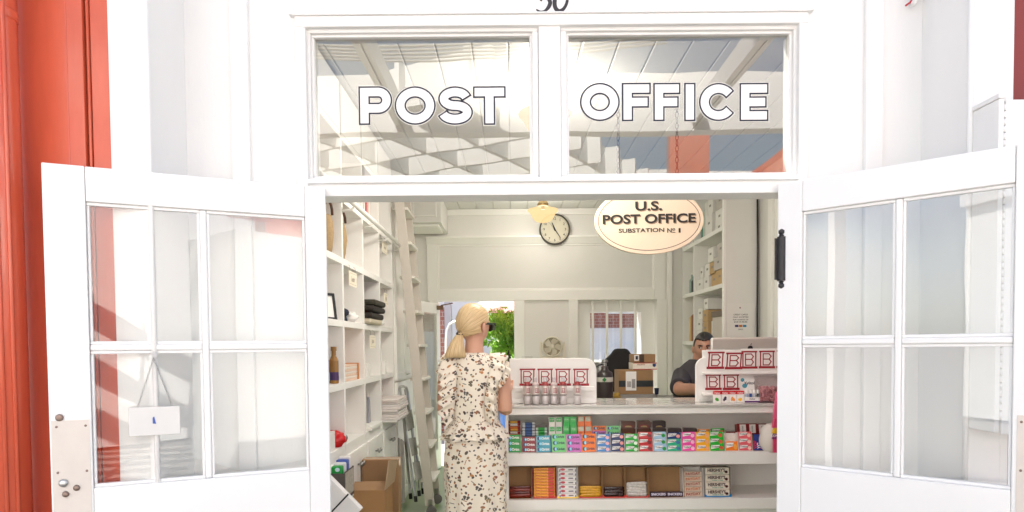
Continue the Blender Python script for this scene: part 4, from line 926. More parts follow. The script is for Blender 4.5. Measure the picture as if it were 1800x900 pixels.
t = thing('lip_balm_display', 'white counter display of lip balm tubes reading Xylitol', 'display', W(1320, 709, DY-.07))
a, b = W(1303, 683, DY-.05), W(1326, 666.5, DY-.05)
bx('back_card', PAPER, t, a.x, b.x, DY-.05, DY-.048, cz_top+.001, b.z)
p = W(1317, 674, DY-.0515); text('lettering', 'Xylitol', col(40, 40, 50), t, Matrix.Translation((p.x, DY-.051, p.z)) @ RX, w=.066, offset=.02)
q = MB(); p = W(1305, 672, DY-.05); q.ell((p.x, DY-.051, p.z+.015), (.012, .001, .012), 10, 6); q.ell((p.x+.014, DY-.051, p.z-.022), (.016, .001, .014), 10, 6); q.build('blue_mark', col(80, 150, 170), t)
for k in range(4):
    p = W(1313+k*6.5, 695, DY-.075); c_ = ((180, 195, 215), (60, 90, 150), (200, 205, 215), (70, 75, 85))[k]
    tb = MB().lathe([(.008, 0), (.008, .045)], 12, M=Matrix.Translation((p.x, DY-.075, cz_top+.012))).build('balm_tube', col(*c_), t); MB().lathe([(.0085, .0455), (.0085, .068)], 12, M=Matrix.Translation((p.x, DY-.075, cz_top+.012))).build('cap', PAPER, tb)
a, b = W(1309, 709, DY-.09), W(1336, 699, DY-.09)
bx('front_box', PAPER, t, a.x, b.x, DY-.09, DY-.06, cz_top+.001, cz_top+.035); fb = LAST[0]
bx('purple_band', col(90, 40, 110), fb, a.x, b.x, DY-.0906, DY-.0899, cz_top+.0025, cz_top+.012)
p = W(1322, 702.5, DY-.09); text('lettering', 'Xylitol', col(60, 55, 60), fb, Matrix.Translation((p.x, DY-.0909, cz_top+.023)) @ RX, w=.035, offset=.02)
# candy jar
jr = thing('candy_jar', 'clear square jar of pink wrapped candies beside the door edge', 'jar', W(1354, 708, DY-.06))
a = W(1334, 700, DY-.10); jx0, jx1, jz1 = a.x, fx(1378, DY-.1, 680), fz(664, DY-.10, 1350)
q = MB(); jy0, jy1, jz0 = DY-.10, DY-.012, cz_top+.001
q.box(jx0, jx1, jy0, jy0+.003, jz0, jz1); q.box(jx0, jx1, jy1-.003, jy1, jz0, jz1); q.box(jx0, jx0+.003, jy0+.003, jy1-.003, jz0, jz1); q.box(jx1-.003, jx1, jy0+.003, jy1-.003, jz0, jz1); q.box(jx0+.003, jx1-.003, jy0+.003, jy1-.003, jz0, jz0+.004)
q.build('jar_walls', CLEAR, jr, bevel=.001); bx('lid', CLEAR, jr, jx0-.002, jx1+.002, jy0-.002, jy1+.002, jz1+.0005, jz1+.009, bevel=.002)
q = MB(); rr = random.Random(3)
for i in range(260):
    zt = jz0+.008+rr.random()*(jz1-jz0)*.55
    q.box(-.009, .009, -.006, .006, -.004, .004, M=Matrix.Translation((rr.uniform(jx0+.015, jx1-.015), rr.uniform(jy0+.014, jy1-.014), zt)) @ Euler((rr.random()*6, rr.random()*6, rr.random()*6)).to_matrix().to_4x4())
tag(q.build('candies', mat('pink_candy', (.66,.32,.33), .4, .45, 90), jr), kind='stuff')
# ---- computer behind the riser
im = thing('desktop_computer', 'silver backed desktop computer facing away on the counter', 'computer', W(1319, 705, 1.95))
c = W(1319, 608, 1.93); zt = fz(592.5, 1.93, 1319)
pts = []
def rrect(x0, x1, z0, z1, r, n=5):
    o = []
    for cx, cz, a0 in ((x1-r, z0+r, -PI/2), (x1-r, z1-r, 0), (x0+r, z1-r, PI/2), (x0+r, z0+r, PI)):
        o += [(cx+r*math.cos(a0+k*PI/2/n), cz+r*math.sin(a0+k*PI/2/n)) for k in range(n+1)]
    return o
SILVER = mat('satin_aluminium', (.60,.58,.53), .35, .03, 8, metal=.55)
MB().prism(rrect(c.x-.265, c.x+.265, zt-.35, zt, .018), 1.93, 1.955).build('housing', SILVER, im, bevel=.012, smooth=False); hs_ = LAST[0]
q = MB(); lg = W(1319, 611, 1.928)
ap = [(0, .012)] + [(.017*math.cos(a)*(1.0), -.004+.017*math.sin(a)) for a in [rad(x) for x in range(70, -250, -20)]]
q.prism([(lg.x+x*1.05, lg.z+z*1.15) for x, z in ap][::-1], 1.9285, 1.9299); q.prism([(lg.x+.000, lg.z+.018), (lg.x+.004, lg.z+.026), (lg.x+.010, lg.z+.029), (lg.x+.008, lg.z+.021)], 1.9285, 1.9299)
q.build('apple_mark', BLACK, im)
bx('stand', SILVER, im, c.x-.09, c.x+.09, 1.956, 1.97, cz_top+.008, zt-.2); bx('foot', SILVER, im, c.x-.09, c.x+.09, 1.86, 2.03, cz_top+.0008, cz_top+.008)
# ================================================================== GUM AND MINTS ON THE UPPER SHELF
PK = {}
def shape(key, fn):
    if key not in PK:
        PK[key] = fn()
    return PK[key]
def mk(mb, m):
    me = mb.mesh('pack'); me.materials.append(m); return me
def add_pack(par, style, loc, w, h, d):
    """a gum pack with its flat print, shared between alike packs"""
    kind, c1, c2 = style
    key = (style, round(w, 4), round(h, 4))
    def fn():
        L = [('gum_pack', mk(MB().box(-w/2, w/2, 0, d, 0, h), col(*c1)))]
        if kind == 'orbit':
            q = MB().ell((-w*.30, -.0003, h*.5), (h*.36, .0006, h*.36), 14, 4); L.append(('round_mark', mk(q, col(35, 45, 100))))
            q = MB().ell((-w*.25, -.0008, h*.5), (h*.20, .0006, h*.30), 12, 4); L.append(('bright_mark', mk(q, col(140, 215, 235))))
            tm = text_mesh('Orbit', w=w*.56, offset=.03); tm.transform(Matrix.Translation((w*.12, -.0014, h*.5)) @ RX); tm.materials.append(col(*c2)); L.append(('lettering', tm))
        elif kind == 'trident':
            q = MB().prism([(-w*.44, h*.28), (w*.12, h*.48), (w*.2, h*.86), (-w*.40, h*.86)], -.0004, .001); L.append(('white_flash', mk(q, col(240, 238, 235))))
            tm = text_mesh('Trident', w=w*.56, offset=.02); tm.transform(Matrix.Translation((-w*.12, -.0009, h*.62)) @ RX); tm.materials.append(col(30, 30, 45)); L.append(('lettering', tm))
            q = MB().ell((w*.30, -.0003, h*.40), (w*.15, .0006, h*.30), 12, 4); L.append(('printed_fruit', mk(q, col(*c2))))
        elif kind == 'tic':
            L[0] = ('mint_box', mk(MB().box(-w/2+.001, w/2-.001, 0, d, 0, h-.001), col(*c1)))
            q = MB().prism(rrect(-w*.40, w*.40, h*.48, h*.95, w*.1, 3), -.0006, .001); L.append(('box_label', mk(q, col(*c2))))
            tm = text_mesh('tic tac', w=w*.6, offset=.02); tm.transform(Matrix.Translation((0, -.0011, h*.72)) @ RX); tm.materials.append(col(240, 240, 230)); L.append(('lettering', tm))
        elif kind == 'roll':
            L[0] = ('mint_roll', mk(MB().tube([(-w/2, d/2, h/2), (w/2, d/2, h/2)], h*.48, 12), col(*c1)))
            q = MB().tube([(-w*.28, d/2, h/2), (w*.28, d/2, h/2)], h*.492, 12, cap=False); L.append(('wrapper_band', mk(q, col(*c2))))
        elif kind == 'tin':
            L[0] = ('tin_body', mk(MB().prism(rrect(-w/2, w/2, 0, h, h*.22, 4), 0, d), col(*c1)))
            q = MB().prism([(-w*.36, h*.12), (w*.36, h*.12), (w*.30, h*.40), (0, h*.5), (-w*.30, h*.40)], -.0006, .001); L.append(('printed_arch', mk(q, col(*c2))))
            q = MB().prism([(-w*.26, h*.12), (w*.26, h*.12), (w*.2, h*.3), (0, h*.36), (-w*.2, h*.3)], -.0010, .001); L.append(('printed_arch', mk(q, col(165, 140, 90))))
        elif kind == 'card':
            q = MB().prism([(-w*.30, h*.12), (w*.34, h*.12), (w*.34, h*.92), (-w*.30, h*.92)], -.0005, .001); L.append(('box_label', mk(q, col(232, 228, 220))))
            tm = text_mesh('ALTOIDS', w=h*.6, offset=.015); tm.transform(Matrix.Translation((0, -.0009, h*.5)) @ RX @ Matrix.Rotation(PI/2, 4, 'Z')); tm.materials.append(col(50, 45, 50)); L.append(('lettering', tm))
        return L
    L = shape(key, fn); first = None
    for i, (nm, me) in enumerate(L):
        o = bpy.data.objects.new(nm, me); COL.objects.link(o)
        if first is None: o.parent = par; o.location = loc; o.rotation_euler = (random.uniform(-.03, .05), random.uniform(-.03, .03), random.uniform(-.05, .05)); first = o
        else: o.parent = first
    return first
def tray(label, px0, px1, pt, pb, Y, style, n, cols=1, tilt=14, traycol=(225, 220, 212), z=None, fill=None, name='gum_tray', cat='gum', group='gum trays on the upper shelf'):
    a, b = W(px0, pb, Y), W(px1, pt, Y); w, h = b.x-a.x-.0015, b.z-a.z
    t = thing(name, label, cat, ((a.x+b.x)/2, Y+random.uniform(0, .008), s1t+.001 if z is None else z), rx=-rad(tilt+random.uniform(-3, 3)), rz=random.uniform(-.05, .05), group=group)
    d = .05
    q = MB(); q.box(-w/2, w/2, d, d+.002, 0, h); q.box(-w/2, -w/2+.0012, -.001, d, 0, h*.97); q.box(w/2-.0012, w/2, -.001, d, 0, h*.97); q.box(-w/2+.0012, w/2-.0012, 0, d, 0, .0012)
    q.build('tray', col(*traycol), t, world=False)
    ph = (h-.002)/n; pw = (w-.004)/cols
    styles = style if isinstance(style, list) else [style]*n
    for i in range(n if fill is None else fill):
        for c_ in range(cols):
            add_pack(t, styles[i % len(styles)], (-w/2+.002+pw*(c_+.5)+random.uniform(-.0012, .0012), random.uniform(-.003, .004), .0014+ph*i), pw-.0006, ph-.0006, d-.004)
    return t
Y1 = CY0+.03
O, T_ = 'orbit', 'trident'
wt = (245, 245, 240); nv = (25, 30, 70)
fr = [('dark green gum tray at the woman\'s end of the front row', 890.5, 916, 764, 796, [(O, (0, 150, 60), wt)]*3),
 ('maroon gum tray, second in the front row', 917, 943, 768, 796, [(O, (135, 25, 35), wt)]*3), ('teal gum tray, third in the front row', 943, 969.5, 766, 796, [(O, (70, 160, 180), wt)]*3),
 ('pale green gum tray in the front row', 970, 996, 763, 796, [(O, (120, 205, 125), nv)]*3), ('lilac pink gum tray in the front row', 996, 1022.5, 764, 796, [(O, (205, 110, 190), nv)]*3),
 ('orange gum tray in the front row', 1022.5, 1049, 763, 796, [(O, (240, 120, 30), nv)]*3), ('blue gum tray with pink dots, in the front row', 1049, 1074, 764, 796, [(T_, (60, 130, 195), (240, 180, 180))]*3),
 ('navy gum tray in the front row', 1074, 1098.5, 763, 796, [(T_, (25, 45, 95), (235, 150, 140))]*3), ('bright green gum tray in the middle of the front row', 1098.5, 1123, 763, 795, [(T_, (20, 165, 50), (225, 240, 220))]*3),
 ('red gum tray with dark print in the front row', 1123, 1148.5, 760, 795, [(T_, (195, 35, 40), (110, 15, 25))]*3), ('pale blue gum tray with green leaves', 1148.5, 1173, 760, 795, [(T_, (165, 200, 225), (40, 150, 60))]*3),
 ('green and navy gum tray beside the pale blue one', 1173, 1199, 761, 794, [(T_, (35, 175, 130), (60, 110, 160)), (T_, (35, 175, 130), (60, 110, 160)), (T_, (25, 60, 120), (240, 160, 150))]), ('hot pink gum tray in the front row', 1199, 1224, 760, 794, [(T_, (235, 80, 165), (250, 190, 215))]*3),
 ('yellow gum tray with peach print in the front row', 1224, 1250, 759, 793, [(T_, (250, 175, 40), (240, 170, 120))]*3), ('green gum tray with red melon print in the front row', 1248.5, 1275, 758, 793, [(T_, (35, 180, 55), (215, 90, 70))]*3)]
for lab, a, b, c_, d_, sty in fr: tray(lab, a, b, c_, d_, Y1, sty, 3, traycol=(214, 205, 196) if 'teal' not in lab else (60, 45, 40))
tray('nearly empty white gum tray with one orange pack', 1275.5, 1299, 758, 792, Y1, [(T_, (240, 130, 45), (250, 170, 70))]*2, 2, fill=1, traycol=(240, 236, 230))
tray('coral gum tray in the front row', 1299.5, 1324, 758, 792, Y1, [(T_, (232, 100, 110), (245, 205, 190))]*3, 3)
t = tray('navy mint tray with tall red and white letters', 1325, 1344, 762, 791, Y1, [('plain', (40, 60, 130), (200, 50, 60))], 1, traycol=(150, 130, 90))
for k in range(3):
    text('lettering', 'YORK', col(215, 60, 70) if k != 1 else col(235, 235, 240), t, Matrix.Translation((-.02+.02*k, -.002, .048)) @ RX @ Matrix.Rotation(PI/2, 4, 'Z'), world=False, w=.075, offset=.03)
# back row, on a low step
Y2 = CY0+.13
bx('back_step', CNT, ct, cxl+.0205, cxr-.01, Y2-.01, CY0+.395, s1t+.0005, s1t+.085)
z2 = s1t+.087
def back(label, a, b, c_, d_, sty, n, cols=1, cat='mints', name='mint_tray', tilt=10, fill=None, tc=(228, 222, 214)):
    return tray(label, a, b, c_, d_, Y2, sty, n, cols, tilt, tc, z2, fill, name, cat, 'mints and gum in the back row')
back('red candy roll tray at the woman\'s end of the back row', 891.5, 915.5, 736, 765, [('roll', (170, 50, 35), (215, 120, 50)), ('roll', (160, 25, 30), (235, 235, 230)), ('roll', (150, 20, 40), (220, 170, 60))], 6)
back('blue mint roll tray in the back row', 917, 941, 739, 765, [('roll', (225, 230, 235), (70, 100, 160))], 5, tc=(80, 70, 66))
back('green mint roll tray in the back row', 941, 963, 744, 765, [('roll', (225, 235, 228), (50, 170, 70))], 4, tc=(90, 78, 70), fill=3)
back('white mint boxes with green labels in the back row', 964.5, 989, 730, 764, [('tic', (238, 234, 226), (70, 175, 90))], 2, 2, tc=(200, 205, 198))
back('bright green mint boxes in the back row', 990, 1014.5, 729, 764, [('tic', (20, 190, 70), (90, 205, 110))], 2, 2, tc=(150, 215, 160))
back('orange mint boxes in the back row', 1015.5, 1040.5, 729, 764, [('tic', (245, 115, 25), (195, 200, 175))], 2, 2, tc=(235, 190, 160))
back('orange and pink gum packs in the back row', 1041, 1067, 745, 763, [(O, (205, 110, 190), nv), (O, (240, 125, 50), nv)], 2, cat='gum', name='gum_packs')
back('pale green gum packs in the back row', 1066, 1091, 743, 761, [(O, (110, 205, 120), nv)], 2, cat='gum', name='gum_packs')
br = ('tin', (92, 58, 44), (125, 35, 38)); bk = ('tin', (66, 54, 50), (48, 36, 60))
for k, (a, b, n_, s_, lab) in enumerate(((1091.5, 1118, 2, br, 'brown mint tins, first stack of the back row'), (1119, 1145, 2, br, 'brown mint tins, second stack of the back row'), (1146, 1172, 2, bk, 'dark mint tins stacked two high'), (1173.5, 1199.5, 1, bk, 'single dark mint tin, first of two'), (1200, 1227, 1, bk, 'single dark mint tin, second of two'))):
    back(lab, a, b, 735 if n_ == 2 else 748, 761, [s_], n_, name='mint_tins', tilt=4)
back('orange gum pack leaning in the back row', 1227, 1249, 748, 759, [(T_, (245, 150, 50), (240, 170, 120))], 1, cat='gum', name='gum_packs')
back('green gum pack leaning in the back row', 1250, 1275, 746, 758, [(T_, (35, 180, 60), (215, 90, 70))], 1, cat='gum', name='gum_packs')
back('flat dark red box in the back row', 1276, 1297, 751, 757, [('plain', (120, 30, 35), (0, 0, 0))], 1)
back('dark red tray of white labelled tins in the back row', 1297.5, 1350, 737, 757, [('card', (125, 25, 32), (0, 0, 0))], 1, 3, tc=(140, 45, 45))
back('teal tin at the end of the back row', 1351, 1364, 737, 752, [('plain', (50, 100, 95), (0, 0, 0))], 1)
# white sack and candy bag by the right door
t = blob('paper_sack', 'round white paper sack at the end of the gum shelf', 'bag', (fx(1364, CY0-.02, 770), CY0+.03, s1t+.075), (.085, .06, .10), mat('sack_white', (.78,.72,.66), .6, .04), 4, amp=.12)
t = thing('candy_bag', 'pink and yellow candy bag sticking out of the white sack', 'candy', (fx(1366, CY0-.05, 740), CY0-.06, s1t+.12))
cz_ = [(735, 752, (215, 70, 110)), (752, 762, (225, 180, 40)), (762, 772, (130, 45, 110))]
for y0, y1, cc_ in cz_:
    a, b = W(1357, y1, CY0-.06), W(1378, y0, CY0-.06); MB().prism([(a.x, a.z), (b.x, a.z), (b.x, b.z), (a.x+.008, b.z)], CY0-.07, CY0-.05).build('bag_panel', col(*cc_), t, bevel=.003)
MB().prism([(fx(1364, CY0-.06, 690), fz(690, CY0-.06, 1366)), (fx(1378, CY0-.06, 690), fz(680, CY0-.06, 1366)), (fx(1378, CY0-.06), fz(735, CY0-.06, 1366)), (fx(1359, CY0-.06), fz(735, CY0-.06, 1366))][::-1], CY0-.065, CY0-.052).build('bag_panel', col(225, 90, 130), t, bevel=.003)
p = W(1364, 766, CY0-.073); text('lettering', 'LONG', col(245, 240, 240), t, Matrix.Translation((p.x, CY0-.0715, p.z)) @ RX, w=.05, offset=.03)
bx('bag_base', col(215, 70, 110), t, fx(1360, CY0-.06), fx(1378, CY0-.06), CY0-.066, CY0-.05, s1t+.003, fz(772, CY0-.06, 1366))
# ================================================================== CANDY BARS ON THE LOWER SHELF
YL = CY0+.04
def cbox(label, px0, px1, kind, c1=None, c2=None, n=4, ht=None, board=CARDIN, pyt=822, lip=(205, 60, 45)):
    a, b = W(px0, 877, YL), W(px1, pyt, YL); w = b.x-a.x-.002; h = b.z-s2t-.004
    h = min(h, s1b-s2t-.012)
    t = thing('candy_bar_box', label, 'candy', ((a.x+b.x)/2, YL, s2t+.001), rx=-rad(6), group='candy bar boxes on the lower shelf')
    d = .15
    q = MB(); q.box(-w/2, w/2, d*.55, d*.55+.003, 0, h); q.box(-w/2, -w/2+.003, 0, d*.55, 0, h*.99); q.box(w/2-.003, w/2, 0, d*.55, 0, h*.99); q.box(-w/2+.003, w/2-.003, 0, d*.55, 0, .002)
    q.build('carton', board, t, world=False)
    if lip: MB().prism([(-w/2, 0), (w/2, 0), (w/2, h*.11), (w/2-w*.1, h*.035), (-w/2+w*.1, h*.035), (-w/2, h*.11)], -.002, 0).build('front_lip', col(*lip), t, world=False)
    hh = (ht or h*.9)
    ph = hh/n
    for i in range(n):
        j = random.uniform(-.003, .003)
        if kind == 'heap':
            q = MB().tube([(-w/2+.006, .02+j, .004+ph*(i+.5)), (-w*.38, .02, .004+ph*(i+.5)+j), (0, .02+j, .004+ph*(i+.45)), (w*.38, .02, .004+ph*(i+.5)-j), (w/2-.006, .02, .004+ph*(i+.5))], [(ph*.25, .018), (ph*.55, .02), (ph*.62, .022), (ph*.55, .02), (ph*.25, .018)], 10)
            bo = q.build('candy_bar', [c1, c2][i % 2] if c2 else c1, t, smooth=True, world=False)
        else:
            bo = MB().box(-w/2+.008, w/2-.008, .004, .05, .004+ph*i, .004+ph*(i+.93)).build('candy_bar', c1, t, world=False, bevel=.002)
            if kind == 'star':
                MB().box(w*.16, w/2-.012, .0025, .004, .005+ph*i, .003+ph*(i+.9)).build('red_end', col(200, 45, 35), bo, world=False)
                text('lettering', 'Starburst', col(185, 60, 25), bo, Matrix.Translation((-w*.13, .0018, .004+ph*(i+.48))) @ RX, world=False, w=w*.52, h=ph*.5, offset=.02)
            elif kind == 'white':
                MB().ell((-w*.22, .003, .004+ph*(i+.5)), (w*.12, .002, ph*.28), 12, 4).build('red_oval', col(190, 60, 70), bo, world=False)
                for x_ in (-w*.38, w*.36): MB().box(x_, x_+w*.05, .0025, .0042, .005+ph*i, .004+ph*(i+.55)).build('blue_end', col(70, 75, 130), bo, world=False)
                MB().box(w*.05, w*.28, .0028, .0042, .004+ph*(i+.3), .004+ph*(i+.6)).build('grey_print', col(120, 110, 120), bo, world=False)
            elif kind == 'hersh':
                text('lettering', "HERSHEY'S", col(60, 28, 26), bo, Matrix.Translation((-w*.03, .0025, .004+ph*(i+.60))) @ RX, world=False, w=w*.66, h=ph*.46, offset=.035)
                text('lettering', "COOKIES 'N' CREME", col(50, 140, 110), bo, Matrix.Translation((0, .0025, .004+ph*(i+.2))) @ RX, world=False, w=w*.42, h=ph*.14, offset=.03)
                MB().ell((w*.34, .003, .004+ph*(i+.35)), (w*.06, .002, ph*.2), 10, 4).build('chocolate_drop', col(70, 35, 35), bo, world=False)
            elif kind == 'nut':
                q = MB()
                text('lettering', 'PAYDAY', col(190, 90, 30) if i % 2 else col(150, 50, 30), bo, Matrix.Translation((0, .0025, .004+ph*(i+.5))) @ RX @ Matrix.Rotation(.06, 4, 'Z'), world=False, w=w*.72, h=ph*.55, offset=.04)
            elif kind == 'snick':
                for x_ in (-w*.23, w*.23): text('lettering', 'SNICKERS', col(225, 220, 235), bo, Matrix.Translation((x_, .0025, .004+ph*(i+.5))) @ RX, world=False, w=w*.4, offset=.03)
    return t
CRED = mat('red_wrapper', (.26,.03,.015), .25, .5, 60, coat=.4); CRED2 = mat('dark_red_wrapper', (.14,.02,.012), .25, .5, 60, coat=.4)
CYEL = mat('yellow_wrapper', (.72,.38,.02), .25, .3, 50, coat=.4); CDK = mat('dark_wrapper', (.04,.016,.014), .2, .5, 50, coat=.4); CWH = mat('white_wrapper', (.66,.62,.58), .3, .35, 70, coat=.3)
cbox('cardboard tray with a few red wrapped bars, nearest the woman', 894, 935, 'heap', CRED, CRED2, 4, .065, lip=None)
cbox('red tray packed with orange fruit chew sticks', 936.5, 978, 'star', col(248, 170, 50), n=10, ht=.185, board=col(170, 30, 32), pyt=824, lip=(195, 40, 40))
cbox('white tray packed with white candy bars', 979, 1016.5, 'white', col(236, 232, 230), n=7, ht=.185, board=col(226, 222, 216), pyt=818, lip=(240, 205, 60))
cbox('cardboard tray with yellow wrapped bars', 1017.5, 1059, 'heap', CYEL, None, 4, .062, lip=(205, 60, 45))
cbox('cardboard tray with dark brown wrapped bars', 1059.5, 1099.5, 'heap', CDK, None, 3, .058)
cbox('cardboard tray with white wrapped bars', 1100, 1140, 'heap', CWH, None, 5, .085)
cbox('nearly empty cardboard tray with two dark bars', 1140.5, 1204, 'snick', col(50, 32, 52), n=1, ht=.030, lip=None)
cbox('white tray of striped peanut bars', 1199+2, 1238, 'nut', col(214, 196, 176), n=5, ht=.155, board=col(232, 228, 222), pyt=822, lip=None)
cbox('tray of cream wrapped chocolate bars with blue corners', 1238.5, 1286, 'hersh', col(232, 222, 205), n=4, ht=.178, board=mat('tray_inside', (.30,.27,.24), .7), pyt=820, lip=(30, 130, 190))
# ================================================================== BEHIND THE COUNTER
bt = thing('parcel_table', 'low grey table behind the counter carrying the parcels', 'table', (1.1, 3.4, 0))
bz = fz(700, 3.35, 1110)
bx('top', mat('grey_table', (.25,.24,.22), .5), bt, .74, 1.62, 3.05, 3.72, bz-.03, bz, bevel=.003)
for x in (.76, 1.57):
    for y in (3.07, 3.67): bx('leg', IRON, bt, x, x+.03, y, y+.03, 0, bz-.03)
YP = 3.25
def parcel(label, x0, x1, y0, y1, m, depth, zb, extra=None):
    a, b = W(x0, y1, YP), W(x1, y0, YP)
    t = thing('parcel', label, 'parcel', ((a.x+b.x)/2, YP, zb), group='parcels stacked behind the counter')
    bx('carton', m, t, a.x, b.x, YP, YP+depth, zb, b.z-.002 if zb < b.z else zb+.05, bevel=.003)
    return t, a, b
tr_ = thing('grey_tray', 'shallow grey tray under the brown parcel', 'tray', (1.1, YP, bz)); a, b = W(1082, 700, YP-.01), W(1155, 693, YP-.01)
bx('tray', mat('grey_plastic', (.30,.28,.26), .5), tr_, a.x, b.x, YP-.02, YP+.34, bz+.0005, b.z, bevel=.004); z_a = b.z
KR = mat('kraft_parcel', (.30,.17,.075), .65, .1, 12, bump=.1, bscale=140)
t1, a, b = parcel('large brown parcel with a shipping label and black tape', 1088, 1148, 650, 693, KR, .26, z_a+.001); z_b = b.z
bx('black_tape', mat('black_tape', (.025,.03,.035), .35, .5, 40), t1, a.x-.001, b.x+.001, YP-.0012, YP-.0002, fz(680, YP, 1110), fz(669, YP, 1110))
a2, b2 = W(1100, 686.5, YP-.002), W(1118.5, 653, YP-.002); bx('shipping_label', PAPER, t1, a2.x, b2.x, YP-.003, YP-.0015, a2.z, b2.z); lb_o = LAST[0]
for k in range(9): x_ = a2.x+.012+.004*k; bx('barcode_line', INK, lb_o, x_, x_+.0015+.001*(k % 2), YP-.0036, YP-.0031, a2.z+.03, a2.z+.03+.05)
for k in range(10): x_ = a2.x+.052+.0032*k; bx('barcode_line', INK, lb_o, x_, x_+.0013+.001*(k % 2), YP-.0036, YP-.0031, a2.z+.02, a2.z+.10)
t2, a, b = parcel('white mailing box with red edges and a blue mark', 1113, 1155, 637, 652, col(232, 222, 208), .22, z_b+.001); z_c = b.z
for zz in (z_b+.002, z_c-.008): bx('red_edge', col(190, 70, 50), t2, a.x-.0005, b.x+.0005, YP-.001, YP-.0002, zz, zz+.006)
p = W(1150, 642, YP); MB().prism([(p.x-.014, p.z+.014), (p.x-.014, p.z-.008), (p.x, p.z-.016), (p.x+.014, p.z-.008), (p.x+.014, p.z+.014)], YP-.0016, YP-.0003).build('blue_mark', col(40, 55, 100), t2)
text('lettering', 'PRIORITY', col(180, 110, 90), t2, Matrix.Translation((W(1127, 641, YP).x, YP-.0014, W(1127, 641, YP).z)) @ RX, w=.07, offset=.02)
t3, a, b = parcel('small brown parcel on top of the stack with a label', 1113, 1152, 622, 637, KR, .2, z_c+.001)
p = W(1119, 629, YP); bx('shipping_label', PAPER, t3, p.x-.02, p.x+.02, YP-.002, YP-.0005, p.z-.025, p.z+.025); bx('printed_mark', INK, t3, p.x-.01, p.x+.012, YP-.0026, YP-.0021, p.z-.016, p.z+.016)
p = W(1128, 629, YP); bx('brown_tape', mat('dark_tape', (.06,.035,.02), .4), t3, p.x-.02, p.x+.02, YP-.0014, YP-.0003, z_c+.002, z_c+.072)
t = thing('navy_cup', 'small navy cup beside the brown parcel', 'cup', W(1152, 693, YP-.005)); MB().lathe([(.016, 0), (.021, .055), (.018, .055), (.014, .004)], 16, M=Matrix.Translation((fx(1152, YP), YP-.05, z_a+.001-.0))).build('cup', col(28, 34, 66), t, smooth=False)
p = W(1084, 690, YP); blob('yellow_cloth', 'crumpled yellow cloth beside the parcel', 'cloth', (p.x-.012, YP-.06, bz+.03), (.035, .03, .03), mat('ochre_cloth', (.42,.26,.05), .8), 6, amp=.5)
# gas cylinder
YG = 2.9; x_ = fx(1063, YG, 690)
gc = thing('gas_cylinder', 'dark brown gas cylinder with chrome valve behind the riser', 'cylinder', (x_, YG, 0)); zs = fz(659, YG, 1063); zn = fz(648, YG, 1063); R2 = .068
MB().lathe([(R2, .001), (R2, zs-.02), (R2*.93, zs+.02), (R2*.6, zn-.02), (R2*.42, zn), (R2*.42, zn+.02)], 28).build('tank', mat('dark_tank', (.03,.02,.02), .35, .2, 20), gc, smooth=True, world=False)
MB().lathe([(R2*1.01, zs-.055), (R2*1.01, zs-.018)], 28, cap=False).build('label_band', mat('tank_label', (.55,.52,.46), .4), gc, world=False)
MB().box(-.013, .013, -.002, .002, -.013, .013, M=Matrix.Translation((-.012, -R2-.002, zs-.036)) @ Matrix.Rotation(PI/4, 4, 'Y')).build('green_diamond', col(30, 110, 50), gc, world=False)
MB().lathe([(.018, 0), (.018, .03), (.026, .034), (.026, .05), (.012, .055)], 12, M=Matrix.Translation((0, 0, zn+.02))).build('valve', STEEL, gc, world=False)
MB().tube([(0, 0, zn+.04), (-.05, -.01, zn+.03), (-.085, -.02, zn-.0), (-.09, -.03, zn-.1)], .008, 6).build('hose', BLACK, gc, smooth=True, world=False)
# fan on a cabinet at the back wall
YF = 5.30; a = W(921, 631, YF); b = W(1003, 631, YF)
cbn = thing('low_cabinet', 'white cabinet below the fan at the back wall', 'cabinet', ((a.x+b.x)/2, YF+.1, 0))
bx('carcase', INTRIM, cbn, a.x, b.x, YF-.02, Yb-.04, .001, a.z-.02, bevel=.003); bx('cabinet_top', INTRIM, cbn, a.x-.01, b.x+.01, YF-.03, Yb-.037, a.z-.02, a.z, bevel=.003)
fn_ = thing('desk_fan', 'cream desk fan with round grille in front of the back panel', 'fan', W(970, 630, YF)); c = W(971, 609.5, YF)
Mf = Matrix.Translation(c) @ Matrix.Rotation(rad(-8), 4, 'Z') @ RX
FANM = mat('cream_plastic', (.78,.73,.63), .35); FAND = mat('fan_inside', (.50,.43,.30), .4)
MB().lathe([(.118, -.05), (.122, -.02), (.122, .02), (.112, .028), (.104, .02), (.104, -.04)], 36, M=Mf).build('housing', FANM, fn_, smooth=False)
MB().lathe([(.104, -.03), (.02, -.03)], 36, M=Mf, cap=False).build('back_plate', FAND, fn_)
for k in range(5):
    MB().add([Mf @ Matrix.Rotation(k*2*PI/5, 4, 'Z') @ Vector(p) for p in ((.02, -.012, -.012), (.095, -.05, -.018), (.100, .018, .0), (.06, .035, .004), (.02, .014, .0), (.02, -.012, -.014), (.095, -.05, -.020), (.100, .018, -.002), (.06, .035, .002), (.02, .014, -.002))], [(0,1,2,3,4),(9,8,7,6,5),(0,5,6,1),(1,6,7,2),(2,7,8,3),(3,8,9,4)]).build('blade', FANM, fn_)
MB().lathe([(.028, -.02), (.03, .016), (.02, .024)], 20, M=Mf).build('hub', FANM, fn_, smooth=True)
q = MB()
for k in range(28):
    a_ = k*2*PI/28; q.tube([Mf @ Vector((.03*math.cos(a_), .03*math.sin(a_), .020)), Mf @ Vector((.075*math.cos(a_+.2), .075*math.sin(a_+.2), .026)), Mf @ Vector((.112*math.cos(a_+.3), .112*math.sin(a_+.3), .020))], .0016, 4)
q.build('grille', FANM, fn_)
for s in (-1, 1): MB().box(-.012, .012, -.02, .02, -.16, .06, M=Matrix.Translation(c+Vector((s*.135, .01, 0)))).build('arm', FANM, fn_, bevel=.008)
